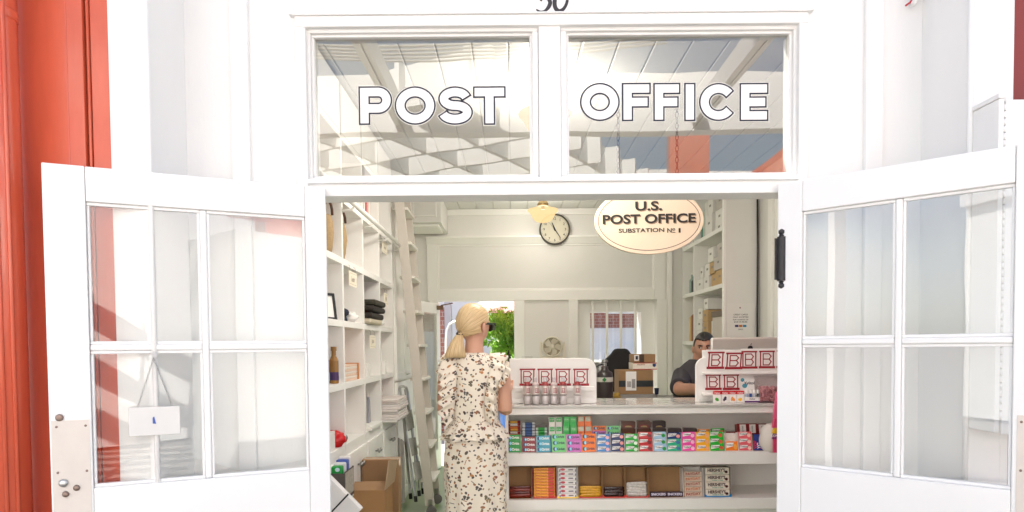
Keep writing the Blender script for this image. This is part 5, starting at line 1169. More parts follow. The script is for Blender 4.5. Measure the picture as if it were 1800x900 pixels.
zf = a.z if False else W(921, 631, YF).z
bx('base', FANM, fn_, c.x-.12, c.x+.12, YF-.01, YF+.12, zf+.001, zf+.03, bevel=.01)
t = thing('acrylic_stand', 'small clear stand behind the riser beside the doorway post', 'stand', W(926, 629, 5.25)); a, b = W(917, 632, 5.25), W(936, 627, 5.25); bx('sheet', CLEAR, t, a.x, b.x, 5.29, 5.33, zf+.001, b.z+.01); bx('rim', INTRIM, t, a.x-.003, b.x+.003, 5.287, 5.333, b.z+.0105, b.z+.016)
# dark partition and chair seen through the bars
dpn = thing('dark_partition', 'dark grey panel behind the window bars', 'panel', (1.4, 6.4, 0)); a, b = W(1030, 700, 6.4), W(1160, 632, 6.4)
bx('panel', mat('dark_grey_panel', (.10,.095,.085), .6, .1, 10), dpn, a.x-.15, b.x+.3, 6.4, 6.43, 0, b.z-.03); bx('top_edge', INTRIM, dpn, a.x-.15, b.x+.3, 6.39, 6.44, b.z-.0295, b.z, bevel=.002)
for k in range(3): x_ = a.x+.1+.3*k; bx('panel_batten', mat('grey_batten', (.14,.13,.12), .6), dpn, x_, x_+.03, 6.392, 6.3995, 0, b.z-.03)
ch = thing('office_chair', 'black office chair with a high rounded back behind the parcels', 'chair', (fx(1092, 3.95), 3.95, 0)); cx_ = fx(1092, 3.95, 660)
pts = [(-.21, 1.0), (.21, 1.0), (.24, 1.25), (.20, 1.36), (.12, 1.42), (.08, 1.47), (-.08, 1.47), (-.12, 1.42), (-.2, 1.36), (-.24, 1.25)]
BKC = mat('black_fabric', (.012,.011,.012), .8, .2, 60)
MB().prism([(cx_+x*.8, z-.02) for x, z in pts], 3.93, 4.01).build('backrest', BKC, ch, bevel=.03)
bx('seat', BKC, ch, cx_-.22, cx_+.22, 4.0, 4.42, .48, .56, bevel=.03); MB().tube([(cx_, 4.2, .48), (cx_, 4.2, .08)], .025, 10).build('column', IRON, ch); bx('back_bar', IRON, ch, cx_-.03, cx_+.03, 4.012, 4.03, .5, 1.1)
for k in range(5):
    a_ = k*2*PI/5; MB().tube([(cx_, 4.2, .08), (cx_+.26*math.cos(a_), 4.2+.26*math.sin(a_), .05)], .018, 6).build('foot', IRON, ch); MB().ell((cx_+.26*math.cos(a_), 4.2+.26*math.sin(a_), .026), (.025, .025, .025), 10, 6).build('caster', BLACK, ch)
# ================================================================== BACK YARD
BRK = bpy.data.materials.new('far_brick'); BRK.use_nodes = True; N = BRK.node_tree.nodes; L = BRK.node_tree.links
bt_ = N.new('ShaderNodeTexBrick'); tcc = N.new('ShaderNodeTexCoord'); mpp = N.new('ShaderNodeMapping'); mpp.inputs['Rotation'].default_value = (PI/2, 0, 0); L.new(tcc.outputs['Object'], mpp.inputs[0]); L.new(mpp.outputs[0], bt_.inputs[0])
bt_.inputs['Color1'].default_value = (.40,.16,.11,1); bt_.inputs['Color2'].default_value = (.30,.12,.09,1); bt_.inputs['Mortar'].default_value = (.5,.42,.38,1); bt_.inputs['Scale'].default_value = 3.2; bt_.inputs['Mortar Size'].default_value = .015
L.new(bt_.outputs[0], N['Principled BSDF'].inputs['Base Color']); N['Principled BSDF'].inputs['Roughness'].default_value = .85
YB = 15.0
fbk = thing('brick_building', 'brick building with white lower storey and arched window across the back yard', 'building', (4, YB, 0))
zs_ = fz(580, YB, 1090); zar = fz(632, YB, 1090)
bx('upper_wall', BRK, fbk, 1.1, 12, YB+.001, YB+1, zs_, 7); bx('lower_wall', WHITE, fbk, 1.1, 12, YB, YB+1.001, -.05, zs_-.001)
for k in range(9): bx('painted_course', WHITE, fbk, 1.1, 12, YB-.012, YB-.0005, zs_-.12-.125*k, zs_-.015-.125*k)
bx('string_course', WHITE, fbk, 1.1, 12, YB-.05, YB, zs_-.01, zs_+.05)
c = W(1092, 633, YB-.05)
ra = .85*(fx(1120, YB)-fx(1092, YB)); AR = MB(); n = 16
v = []; f = []
for i in range(n+1):
    a_ = PI*i/n
    for r_, y_ in ((ra*1.25, YB-.10), (ra*.85, YB-.10), (ra*1.25, YB-.02), (ra*.85, YB-.02)): v.append((c.x+r_*math.cos(a_), y_, c.z+r_*math.sin(a_)))
for i in range(n): o_ = i*4; f += [(o_, o_+4, o_+5, o_+1), (o_+2, o_+3, o_+7, o_+6), (o_, o_+2, o_+6, o_+4), (o_+1, o_+5, o_+7, o_+3)]
AR.add(v, f).build('window_arch', WHITE, fbk)
MB().prism([(c.x+ra*.85*math.cos(PI*i/n), c.z+ra*.85*math.sin(PI*i/n)) for i in range(n+1)], YB-.03, YB-.013).build('fanlight', mat('far_glass', (.22,.17,.12), .15), fbk); fl = LAST[0]
for k in range(1, 6): a_ = PI*k/6; MB().tube([(c.x+ra*.25*math.cos(a_), YB-.04, c.z+ra*.25*math.sin(a_)), (c.x+ra*.85*math.cos(a_), YB-.04, c.z+ra*.85*math.sin(a_))], .02, 5).build('glazing_bar', WHITE, fl)
MB().tube([(c.x+ra*.3*math.cos(PI*k/8), YB-.04, c.z+ra*.3*math.sin(PI*k/8)) for k in range(9)], .02, 5).build('glazing_bar', WHITE, fl)
a, b = W(1069, 552, YB), W(1117, 545, YB); bx('white_sign_board', WHITE, fbk, a.x, b.x, YB-.08, YB, a.z, b.z+.1)
# umbrella, tree, fence and hand cart seen in the back doorway
um = thing('market_umbrella', 'pale red market umbrella beyond the back door', 'umbrella', (.50, 9.0, 0))
uc = Vector((.50, 9.0, 2.80)); UMB = bpy.data.materials.new('sunlit_canvas'); UMB.use_nodes = True; N = UMB.node_tree.nodes; L = UMB.node_tree.links
tl = N.new('ShaderNodeBsdfTranslucent'); tl.inputs[0].default_value = (.92,.70,.68,1); ms = N.new('ShaderNodeMixShader'); ms.inputs[0].default_value = .55; N['Principled BSDF'].inputs['Base Color'].default_value = (.86,.58,.56,1); N['Principled BSDF'].inputs['Roughness'].default_value = .8
L.new(N['Principled BSDF'].outputs[0], ms.inputs[1]); L.new(tl.outputs[0], ms.inputs[2]); L.new(ms.outputs[0], N['Material Output'].inputs[0])
ring = [uc+Vector((1.3*math.cos(k*PI/4+.2), 1.3*math.sin(k*PI/4+.2), -.70)) for k in range(8)]
MB().add([uc]+ring, [(0, 1+k, 1+(k+1) % 8) for k in range(8)]).build('canopy', UMB, um, solid=.006)
for k in range(8): MB().tube([uc+Vector((0,0,-.03)), ring[k]+Vector((0,0,-.012))], .010, 5).build('rib', INTRIM, um)
MB().tube([(uc.x, uc.y, 0), uc], .022, 10).build('pole', INTRIM, um); MB().lathe([(.25, 0), (.25, .06), (.05, .1)], 20, M=Matrix.Translation((uc.x, uc.y, -.06))).build('base', IRON, um)
LEAF = bpy.data.materials.new('backlit_leaf'); LEAF.use_nodes = True; N = LEAF.node_tree.nodes; L = LEAF.node_tree.links
tl = N.new('ShaderNodeBsdfTranslucent'); ms = N.new('ShaderNodeMixShader'); ms.inputs[0].default_value = .65
nz = N.new('ShaderNodeTexNoise'); nz.inputs['Scale'].default_value = 2.5; cr = N.new('ShaderNodeValToRGB'); cr.color_ramp.elements[0].color = (.10,.26,.03,1); cr.color_ramp.elements[1].color = (.36,.62,.08,1); cr.color_ramp.elements[0].position = .35; cr.color_ramp.elements[1].position = .65
L.new(nz.outputs[0], cr.inputs[0]); L.new(cr.outputs[0], tl.inputs[0]); L.new(cr.outputs[0], N['Principled BSDF'].inputs['Base Color']); L.new(N['Principled BSDF'].outputs[0], ms.inputs[1]); L.new(tl.outputs[0], ms.inputs[2]); L.new(ms.outputs[0], N['Material Output'].inputs[0])
def yard_tree(label, base, top, r, nl, seed, lean=0):
    rr = random.Random(seed); t = thing('yard_tree', label, 'tree', base, group='trees beyond the back door'); base = Vector(base); top = Vector(top)
    tr = MB(); mid = base.lerp(top, .45)+Vector((lean, 0, 0)); tr.tube([base, base.lerp(mid, .5)+Vector((.03, 0, 0)), mid, top], [.10, .085, .06, .02], 10)
    for k in range(7):
        a_ = rr.random()*6.28; e = mid+Vector((math.cos(a_)*r*.7, math.sin(a_)*r*.7, rr.uniform(.2, r*.8))); tr.tube([mid, mid.lerp(e, .5)+Vector((0, 0, .08)), e], [.04, .028, .01], 7)
    tr.build('trunk', mat('bark', (.10,.075,.055), .9, .3, 20, bump=.5, bscale=40), t, smooth=True)
    q = MB(); cl_ = [(top+Vector((rr.gauss(0, r*.45), rr.gauss(0, r*.45), rr.gauss(0, r*.38))), rr.uniform(.2, .4)*r) for k in range(26)]
    for i in range(nl):
        cc, cr_ = cl_[i % len(cl_)]; p = cc+Vector((rr.gauss(0, cr_*.5), rr.gauss(0, cr_*.5), rr.gauss(0, cr_*.5))); M_ = Matrix.Translation(p) @ Euler((rr.random()*6, rr.random()*6, rr.random()*6)).to_matrix().to_4x4(); s_ = rr.uniform(.035, .065)
        q.add([M_ @ Vector(v) for v in ((-s_, 0, 0), (0, -s_*.45, .01), (s_, 0, 0), (0, s_*.45, .01))], [(0,1,2,3)])
    q.build('crown', LEAF, t)
yard_tree('sunlit green tree beyond the back door beside the woman', (-.02, 10.2, -.06), (-.14, 10.2, 1.72), .62, 3800, 4, .12)
yard_tree('second tree beyond the back door under the umbrella', (.55, 11.6, -.06), (.40, 11.6, 1.35), .6, 2600, 9)
fb_ = thing('yard_building', 'white and grey building beyond the open back door, with red wall', 'building', (-2, 13, 0))
bx('wall', WHITE, fb_, -7, -.35, 13.2, 14, -.05, 3.2); bx('red_wall', BRK, fb_, -2.2, -1.22, 9.6, 9.9, -.05, 2.2); bx('grey_post', mat('grey_post', (.45,.45,.47), .5), fb_, -1.215, -1.1, 9.6, 9.9, -.05, 4)
hc = thing('hand_cart', 'round topped grey metal frame of a cart beyond the back door', 'cart', (-.75, 6.6, 0)); YH = 6.5
MB().tube([W(783.5, 760, YH), W(783.5, 600, YH), W(785, 580, YH), W(790, 570, YH), W(798, 566, YH), W(812, 566, YH), W(820, 570, YH), W(824, 580, YH), W(825, 600, YH), W(825, 760, YH)], .018, 8).build('frame', ALU, hc, smooth=True)
MB().tube([W(784, 700, YH), W(825, 700, YH)], .014, 8).build('cross_bar', ALU, hc)
for px in (783.5, 825): p = W(px, 760, YH); MB().tube([p, (p.x, YH, .05)], .018, 8).build('leg', ALU, hc); MB().lathe([(.06, -.02), (.06, .02)], 16, M=Matrix.Translation((p.x, YH, .0)) @ Matrix.Rotation(PI/2, 4, 'Y')).build('wheel', BLACK, hc)
cr_ = thing('blue_bin', 'blue bin outside the back doorway beside the woman\'s arm', 'bin', (-.05, 7.2, 0)); a, b = W(880, 700, 7.2), W(905, 652, 7.2); MB().lathe([(.15, -.05), (.19, b.z-.02), (.2, b.z-.02), (.2, b.z)], 20, M=Matrix.Translation((b.x-.05, 7.2, 0))).build('body', col(70, 120, 190), cr_)
# ================================================================== PEOPLE
def skin(name, c, c2):
    m, nt, b = nodes_of(name); N = nt.nodes; L = nt.links
    nz = N.new('ShaderNodeTexNoise'); nz.inputs['Scale'].default_value = 14; nz.inputs['Detail'].default_value = 5; tc = N.new('ShaderNodeTexCoord'); L.new(tc.outputs['Object'], nz.inputs[0])
    mx = N.new('ShaderNodeMix'); mx.data_type = 'RGBA'; mx.inputs[6].default_value = (*c, 1); mx.inputs[7].default_value = (*c2, 1); L.new(nz.outputs[0], mx.inputs[0]); L.new(mx.outputs[2], b.inputs['Base Color'])
    b.inputs['Roughness'].default_value = .48; b.inputs['Subsurface Weight'].default_value = .12; b.inputs['Subsurface Radius'].default_value = (.012, .005, .003); b.inputs['Subsurface Scale'].default_value = 1
    bn = N.new('ShaderNodeTexNoise'); bn.inputs['Scale'].default_value = 180; L.new(tc.outputs['Object'], bn.inputs[0]); bp = N.new('ShaderNodeBump'); bp.inputs['Strength'].default_value = .12; bp.inputs['Distance'].default_value = .002; L.new(bn.outputs[0], bp.inputs['Height']); L.new(bp.outputs[0], b.inputs['Normal'])
    return m
def hairmat(name, c0, c1, rough=.35):
    m, nt, b = nodes_of(name); N = nt.nodes; L = nt.links
    tc = N.new('ShaderNodeTexCoord'); mp = N.new('ShaderNodeMapping'); mp.inputs['Scale'].default_value = (110, 2.2, 1); L.new(tc.outputs['UV'], mp.inputs[0])
    nz = N.new('ShaderNodeTexNoise'); nz.inputs['Scale'].default_value = 1; nz.inputs['Detail'].default_value = 5; nz.inputs['Roughness'].default_value = .7; L.new(mp.outputs[0], nz.inputs[0])
    cr = N.new('ShaderNodeValToRGB'); cr.color_ramp.elements[0].position = .32; cr.color_ramp.elements[0].color = (*c0, 1); cr.color_ramp.elements[1].position = .66; cr.color_ramp.elements[1].color = (*c1, 1)
    L.new(nz.outputs[0], cr.inputs[0]); L.new(cr.outputs[0], b.inputs['Base Color']); b.inputs['Roughness'].default_value = rough; b.inputs['Anisotropic'].default_value = .5
    bp = N.new('ShaderNodeBump'); bp.inputs['Strength'].default_value = .5; bp.inputs['Distance'].default_value = .003; L.new(nz.outputs[0], bp.inputs['Height']); L.new(bp.outputs[0], b.inputs['Normal'])
    return m
def dressmat():
    m, nt, b = nodes_of('printed_ivory_cloth'); N = nt.nodes; L = nt.links
    def M_(op, a, b_=None, c=None):
        n = N.new('ShaderNodeMath'); n.operation = op
        for i, x in enumerate((a, b_, c)):
            if x is None: continue
            if isinstance(x, (int, float)): n.inputs[i].default_value = x
            else: L.new(x, n.inputs[i])
        return n.outputs[0]
    tc = N.new('ShaderNodeTexCoord')
    base = N.new('ShaderNodeRGB'); base.outputs[0].default_value = (.80,.72,.60,1); cur = base.outputs[0]
    def ell_(x, y, cx, cy, rx, ry):
        a = M_('DIVIDE', M_('SUBTRACT', x, cx), rx); c = M_('DIVIDE', M_('SUBTRACT', y, cy), ry)
        return M_('LESS_THAN', M_('ADD', M_('MULTIPLY', a, a), M_('MULTIPLY', c, c)), 1)
    for li, (scl, off, rnd) in enumerate(((17, (0, 0, 0), .85), (20, (.37, .61, 0), .85), (33, (.1, .2, 0), 1.0))):
        mp = N.new('ShaderNodeMapping'); mp.inputs['Scale'].default_value = (scl, scl, 1); mp.inputs['Location'].default_value = (off[0]*7, off[1]*5, 0); L.new(tc.outputs['UV'], mp.inputs[0])
        vo = N.new('ShaderNodeTexVoronoi'); vo.voronoi_dimensions = '2D'; vo.inputs['Scale'].default_value = 1; vo.inputs['Randomness'].default_value = rnd; L.new(mp.outputs[0], vo.inputs['Vector'])
        sb_ = N.new('ShaderNodeVectorMath'); sb_.operation = 'SUBTRACT'; L.new(mp.outputs[0], sb_.inputs[0]); L.new(vo.outputs['Position'], sb_.inputs[1])
        sc_ = N.new('ShaderNodeSeparateColor'); L.new(vo.outputs['Color'], sc_.inputs[0]); r, g, bb_ = sc_.outputs
        vr = N.new('ShaderNodeVectorRotate'); vr.rotation_type = 'Z_AXIS'; L.new(sb_.outputs[0], vr.inputs['Vector']); L.new(M_('MULTIPLY', r, 6.283 if li else 2.6), vr.inputs['Angle'])
        sp = N.new('ShaderNodeSeparateXYZ'); L.new(vr.outputs[0], sp.inputs[0]); x, y = sp.outputs[0], sp.outputs[1]; ax = M_('ABSOLUTE', x); ay = M_('ABSOLUTE', y)
        if li == 0:
            s1 = M_('MAXIMUM', ell_(ax, y, .15, .07, .14, .13), ell_(ax, y, .11, -.10, .09, .10)); s1 = M_('MULTIPLY', s1, M_('LESS_THAN', g, .45))
            s2 = M_('MULTIPLY', ell_(x, y, 0, 0, .13, .20), M_('MULTIPLY', M_('GREATER_THAN', g, .45), M_('LESS_THAN', g, .8)))
            s3 = M_('MULTIPLY', M_('MULTIPLY', M_('LESS_THAN', ax, .035), M_('LESS_THAN', ay, .26)), M_('GREATER_THAN', g, .8))
            msk = M_('MAXIMUM', s1, M_('MAXIMUM', s2, s3))
        elif li == 1:
            s2 = M_('MULTIPLY', ell_(x, y, 0, 0, .12, .16), M_('LESS_THAN', g, .6)); s3 = M_('MULTIPLY', ell_(x, y, 0, 0, .05, .24), M_('MULTIPLY', M_('GREATER_THAN', g, .6), M_('LESS_THAN', g, .82)))
            msk = M_('MAXIMUM', s2, s3)
        else: msk = M_('MULTIPLY', ell_(x, y, 0, 0, .15, .20), M_('LESS_THAN', g, .68))
        cr = N.new('ShaderNodeValToRGB'); cr.color_ramp.interpolation = 'CONSTANT'; el_ = cr.color_ramp.elements
        cols = [(.02,.016,.018), (.11,.045,.02), (.045,.03,.02), (.44,.17,.03), (.04,.028,.03), (.28,.10,.03), (.10,.075,.03), (.20,.06,.03), (.30,.17,.06), (.03,.022,.018)]
        while len(el_) < len(cols): el_.new(.5)
        for i, c in enumerate(cols): el_[i].position = i/len(cols); el_[i].color = (*c, 1)
        L.new(bb_, cr.inputs[0])
        nz = N.new('ShaderNodeTexNoise'); nz.inputs['Scale'].default_value = 420; L.new(tc.outputs['UV'], nz.inputs[0])
        mul = N.new('ShaderNodeMix'); mul.data_type = 'RGBA'; mul.blend_type = 'OVERLAY'; mul.inputs[0].default_value = .55; L.new(cr.outputs[0], mul.inputs[6]); L.new(nz.outputs[0], mul.inputs[7])
        mx = N.new('ShaderNodeMix'); mx.data_type = 'RGBA'; L.new(M_('MULTIPLY', msk, .93), mx.inputs[0]); L.new(cur, mx.inputs[6]); L.new(mul.outputs[2], mx.inputs[7]); cur = mx.outputs[2]
    L.new(cur, b.inputs['Base Color']); b.inputs['Roughness'].default_value = .75; b.inputs['Sheen Weight'].default_value = .15
    bn = N.new('ShaderNodeTexNoise'); bn.inputs['Scale'].default_value = 9; L.new(tc.outputs['Object'], bn.inputs[0]); bp = N.new('ShaderNodeBump'); bp.inputs['Strength'].default_value = .35; bp.inputs['Distance'].default_value = .02; L.new(bn.outputs[0], bp.inputs['Height']); L.new(bp.outputs[0], b.inputs['Normal'])
    return m
def head_shell(q, M, a=.074, b=.096, c=.116, jaw=.30, fat=0):
    seg, rings = 32, 26; base = len(q.v); v = []; f = []
    g = lambda d, s: math.exp(-(d/s)**2)
    for i in range(rings+1):
        th = PI*i/rings
        for k in range(seg):
            ph = 2*PI*k/seg; dx, dy, dz = math.sin(th)*math.cos(ph), math.sin(th)*math.sin(ph), -math.cos(th)
            x, y, z = a*dx, b*dy, c*dz
            if dz < 0:
                t = -dz; x *= 1-jaw*t*t+fat*t*(1-t); y *= (1-.08*t) if dy > 0 else (1-.5*t*t)
            if dy > 0:
                fr = dy
                y += .024*g(x, .012)*(g(z+.022, .014) + .55*g(z-.002, .018))*fr + .006*g(z-.034, .014)*fr*g(x, .05)
                y -= .010*(g(x-.031, .016)+g(x+.031, .016))*g(z-.010, .013)
                y += .007*g(x, .026)*g(z+.058, .012) + .012*g(x, .026)*g(z+.098, .018) - .004*g(x, .03)*g(z+.072, .006)
            v.append(M @ Vector((x, y, z)))
    for i in range(rings):
        for k in range(seg): k2 = (k+1) % seg; f.append((i*seg+k, i*seg+k2, (i+1)*seg+k2, (i+1)*seg+k))
    q.add(v, f)
    for s in (-1, 1): q.ell((0,0,0), (.010, .019, .031), 12, 8, M=(M @ Matrix.Translation((s*(a+.008), -.004, -.012)) @ Matrix.Rotation(s*.5, 4, 'Z')).to_3x3().to_4x4()); cpt = M @ Vector((s*(a+.008), -.004, -.012)); n_ = 12*9; q.v[-n_:] = [tuple(Vector(p)+cpt) for p in q.v[-n_:]]
def hand_shell(q, M, curl=.6, k=1.0):
    """palm at M's origin, fingers along +y, thumb on +x, back of the hand +z"""
    def T(p): return M @ (Vector(p)*k)
    q.tube([T((0, -.045, 0)), T((0, -.02, 0)), T((.002, .02, 0)), T((.002, .045, -.002))], [.024*k, .03*k, .036*k, .030*k], 12)
    q.ell(T((0, .01, 0)), (.036*k, .036*k, .016*k), 12, 8, M=M.to_3x3().to_4x4())
    for x, l, w in ((-.030, .060, .0078), (-.010, .072, .0088), (.011, .076, .009), (.031, .068, .0088)):
        p = [Vector((x*.9, .035, 0))]; a = curl*.35
        for sgm in (.45, .32, .23): p.append(p[-1]+Vector((x*.05, math.cos(a)*l*sgm, -math.sin(a)*l*sgm))); a += curl
        q.tube([T(i) for i in p], [w*1.1*k, w*k, w*.92*k, w*.72*k], 8)
    q.tube([T((.022, -.018, -.004)), T((.044, .006, -.012)), T((.052, .032, -.02)), T((.048, .052, -.028))], [.014*k, .011*k, .0095*k, .0075*k], 8)
def fuse(q, name, m, voxel, smooth=4, par=None):
    o = bpy.data.objects.new(name, q.mesh(name)); COL.objects.link(o)
    md = o.modifiers.new('r', 'REMESH'); md.mode = 'VOXEL'; md.voxel_size = voxel; md.use_smooth_shade = True
    if smooth: s_ = o.modifiers.new('s', 'SMOOTH'); s_.iterations = smooth; s_.factor = .5
    bpy.context.view_layer.update(); dg = bpy.context.evaluated_depsgraph_get()
    me = bpy.data.meshes.new_from_object(o.evaluated_get(dg)); bpy.data.objects.remove(o)
    me.materials.clear(); me.materials.append(m); me.name = name
    return me
def cap(M, c, r, axis, keep, m, name, par, seg=64, rings=40, thick=.006, world=False):
    """hair shell: strands run from the far pole to the pole given by axis"""
    ax = Vector(axis).normalized(); Q = ax.to_track_quat('Z', 'X').to_matrix(); q = MB(); idx = {}; uv = []; grid = []
    for i in range(rings+1):
        th = PI*i/rings
        for k in range(seg+1):
            ph = 2*PI*k/seg; d = Q @ Vector((math.sin(th)*math.cos(ph), math.sin(th)*math.sin(ph), math.cos(th)))
            p = Vector((d.x*r[0], d.y*r[1], d.z*r[2]))+Vector(c)
            p += d*.0025*mnoise.noise(Vector((math.cos(ph)*9, math.sin(ph)*9, i*.06)))
            grid.append(p); uv.append((k/seg, i/rings))
    vs_ = []; q.uv = []; mp = {}
    def vi(j):
        if j not in mp: mp[j] = len(q.v); q.v.append(tuple(M @ grid[j])); q.uv.append(uv[j])
        return mp[j]
    for i in range(rings):
        for k in range(seg):
            js = (i*(seg+1)+k, i*(seg+1)+k+1, (i+1)*(seg+1)+k+1, (i+1)*(seg+1)+k)
            if all(keep(grid[j]) for j in js): q.f.append(tuple(vi(j) for j in js))
    return q.build(name, m, par, smooth=True, world=world, solid=thick)
def loft(rings, seg=72, fold=None, uoff=0):
    """closed cloth tube from horizontal ellipses (cx, cy, z, rx, ry); uv in metres"""
    q = MB(); q.uv = []; n = len(rings); vlen = 0
    for i, (cx, cy, z, rx, ry) in enumerate(rings):
        if i: vlen += math.hypot(rings[i-1][2]-z, (rings[i-1][3]-rx))
        for k in range(seg+1):
            a = 2*PI*k/seg; fo = fold(a, z, i/(n-1)) if fold else 0
            q.v.append((cx+(rx+fo)*math.cos(a), cy+(ry+fo)*math.sin(a), z)); q.uv.append((uoff+a*.16, -vlen))
    for i in range(n-1):
        for k in range(seg): o = i*(seg+1)+k; q.f.append((o+1, o, o+seg+1, o+seg+2))
    return q
def ruffle(path, outs, widths, amp=.012, freq=60, n=90, m=6, uoff=0):
    """gathered strip sewn along a path, flaring outwards"""
    def lerp(L_, t):
        x = t*(len(L_)-1); i = min(int(x), len(L_)-2); fr = x-i
        p0 = L_[max(i-1, 0)]; p1 = L_[i]; p2 = L_[i+1]; p3 = L_[min(i+2, len(L_)-1)]
        if isinstance(p1, (int, float)): return p1+(p2-p1)*fr
        return .5*((2*p1)+(p2-p0)*fr+(2*p0-5*p1+4*p2-p3)*fr*fr+(3*p1-p0-3*p2+p3)*fr**3)
    P = [Vector(p) for p in path]; O = [Vector(p).normalized() for p in outs]; q = MB(); q.uv = []; s_ = 0; prev = None
    for i in range(n+1):
        t = i/n; p = lerp(P, t); o = lerp(O, t).normalized(); w = lerp(list(widths), t)
        tg = (lerp(P, min(1, t+.01))-lerp(P, max(0, t-.01))).normalized(); nn = tg.cross(o).normalized()
        if prev is not None: s_ += (p-prev).length
        prev = p
        for j in range(m+1):
            u = j/m; wv = math.sin(s_*freq+.6*math.sin(s_*17))
            q.v.append(tuple(p+o*(w*u)*(1+.10*wv*u)+nn*(amp*u**1.3*wv)+Vector((0, 0, -.015*u*u)))); q.uv.append((uoff+s_*1.25, .7+w*u))
    for i in range(n):
        for j in range(m): k = i*(m+1)+j; q.f.append((k, k+1, k+m+2, k+m+1))
    return q
SK1 = skin('light_skin', (.56,.30,.20), (.66,.37,.255)); SK2 = skin('tan_skin', (.36,.185,.12), (.43,.225,.15))
BLOND = hairmat('blonde_hair', (.42,.27,.125), (.80,.60,.34), .38); BLK = hairmat('black_hair', (.006,.005,.005), (.022,.018,.016), .45)
CLOTH = dressmat()
# ---------------------------------------------------------------- the woman at the counter
wl_ = Vector((-.213, 1.20, 0))
q = MB()
HM = Matrix.Translation((.002, .012, 1.598)) @ Matrix.Rotation(rad(-43), 4, 'Z') @ Matrix.Rotation(rad(-4), 4, 'X')
head_shell(q, HM)
q.tube([(0, -.015, 1.36), (0, -.012, 1.43), (.002, .0, 1.50), (.004, .008, 1.56)], [.07, .056, .050, .054], 18)
def solid_loft(q, rings, seg=28):
    v = []; f = []
    for cx, cy, z, rx, ry in rings:
        for k in range(seg): a = 2*PI*k/seg; v.append((cx+rx*math.cos(a), cy+ry*math.sin(a), z))
    for i in range(len(rings)-1):
        for k in range(seg): k2 = (k+1) % seg; f.append((i*seg+k, i*seg+k2, (i+1)*seg+k2, (i+1)*seg+k))
    f += [tuple(range(seg-1, -1, -1)), tuple((len(rings)-1)*seg+k for k in range(seg))]; q.add(v, f)
solid_loft(q, [(0, 0, .78, .150, .105), (0, 0, .92, .165, .115), (0, 0, 1.05, .118, .086), (0, 0, 1.20, .128, .095), (0, 0, 1.31, .145, .092), (0, -.005, 1.375, .145, .075), (0, -.01, 1.42, .075, .055)])
for s in (-1, 1):
    q.tube([(s*.085, 0, .86), (s*.085, .01, .50), (s*.08, 0, .30), (s*.078, -.005, .10)], [.085, .058, .050, .034], 14)
    q.tube([(s*.078, -.03, .06), (s*.08, .05, .05), (s*.082, .13, .03)], [.034, .034, .022], 10)
    sh, el_, wr = Vector((s*.150, -.005, 1.375)), Vector((s*.172, -.015, 1.112)), Vector((s*.185 if s > 0 else -.14, .205, 1.205))
    q.tube([sh+Vector((-s*.03, 0, .01)), sh, sh.lerp(el_, .5)+Vector((s*.004, -.004, 0)), el_+Vector((0, 0, .01)), el_.lerp(wr, .12), el_.lerp(wr, .45), wr], [.045, .049, .045, .040, .041, .036, .024], 14)
    d = (wr-el_).normalized(); xx = d.cross(Vector((0, 0, 1))).normalized()*(-s); zz_ = xx.cross(d)
    Mh = Matrix.Translation(wr+d*.05) @ Matrix(((xx.x, d.x, zz_.x, 0), (xx.y, d.y, zz_.y, 0), (xx.z, d.z, zz_.z, 0), (0, 0, 0, 1)))
    if s < 0: Mh = Mh @ Matrix.Diagonal((1, 1, 1, 1))
    hand_shell(q, Mh, .7, .88)
me = fuse(q, 'woman_body', SK1, .0052, 3)
wo = bpy.data.objects.new('person', me); COL.objects.link(wo); wo.location = wl_; WM['person'] = Matrix.Translation(wl_)
tag(wo, 'blonde woman in an ivory printed ruffled dress standing at the counter', 'person')
fold = lambda a, z, t: (max(0, (.92-z)/.8))**1.2*.020*math.sin(9*a+.8*math.sin(3*a)) + .0035*math.sin(7*a+z*16)
rg = [(0, -.012, 1.445, .066, .060), (0, -.012, 1.43, .092, .072), (0, -.008, 1.412, .135, .084), (0, -.004, 1.385, .163, .094), (0, 0, 1.34, .168, .106), (0, 0, 1.28, .158, .110), (0, 0, 1.20, .146, .108), (0, 0, 1.12, .136, .102), (0, 0, 1.05, .132, .098), (0, 0, 1.0, .148, .110), (0, 0, .95, .165, .121), (0, 0, .88, .176, .129), (0, 0, .80, .178, .131), (0, 0, .72, .174, .130), (0, 0, .64, .171, .130), (0, 0, .56, .173, .134), (0, 0, .46, .182, .143), (0, 0, .34, .200, .160), (0, 0, .22, .222, .182), (0, 0, .10, .245, .205)]
loft(rg, 96, fold).build('dress', CLOTH, wo, smooth=True, world=False, solid=.003)
pf = lambda a, z, t: t**1.2*(.014*math.sin(17*a+1.3*math.sin(2*a))+.006*math.sin(31*a))
def wavyhem(q, n, amp, fr):
    for i in range(n): x, y, z = q.v[-n+i]; q.v[-n+i] = (x, y, z+amp*math.sin(fr*i))
    return q
q = loft([(0, 0, 1.066, .134, .100), (0, 0, 1.045, .143, .108), (0, 0, 1.02, .158, .121), (0, 0, .995, .172, .133), (0, 0, .972, .183, .143), (0, 0, .962, .188, .147)], 120, pf, .31)
wavyhem(q, 121, .006, .45).build('peplum', CLOTH, wo, smooth=True, world=False, solid=.002)
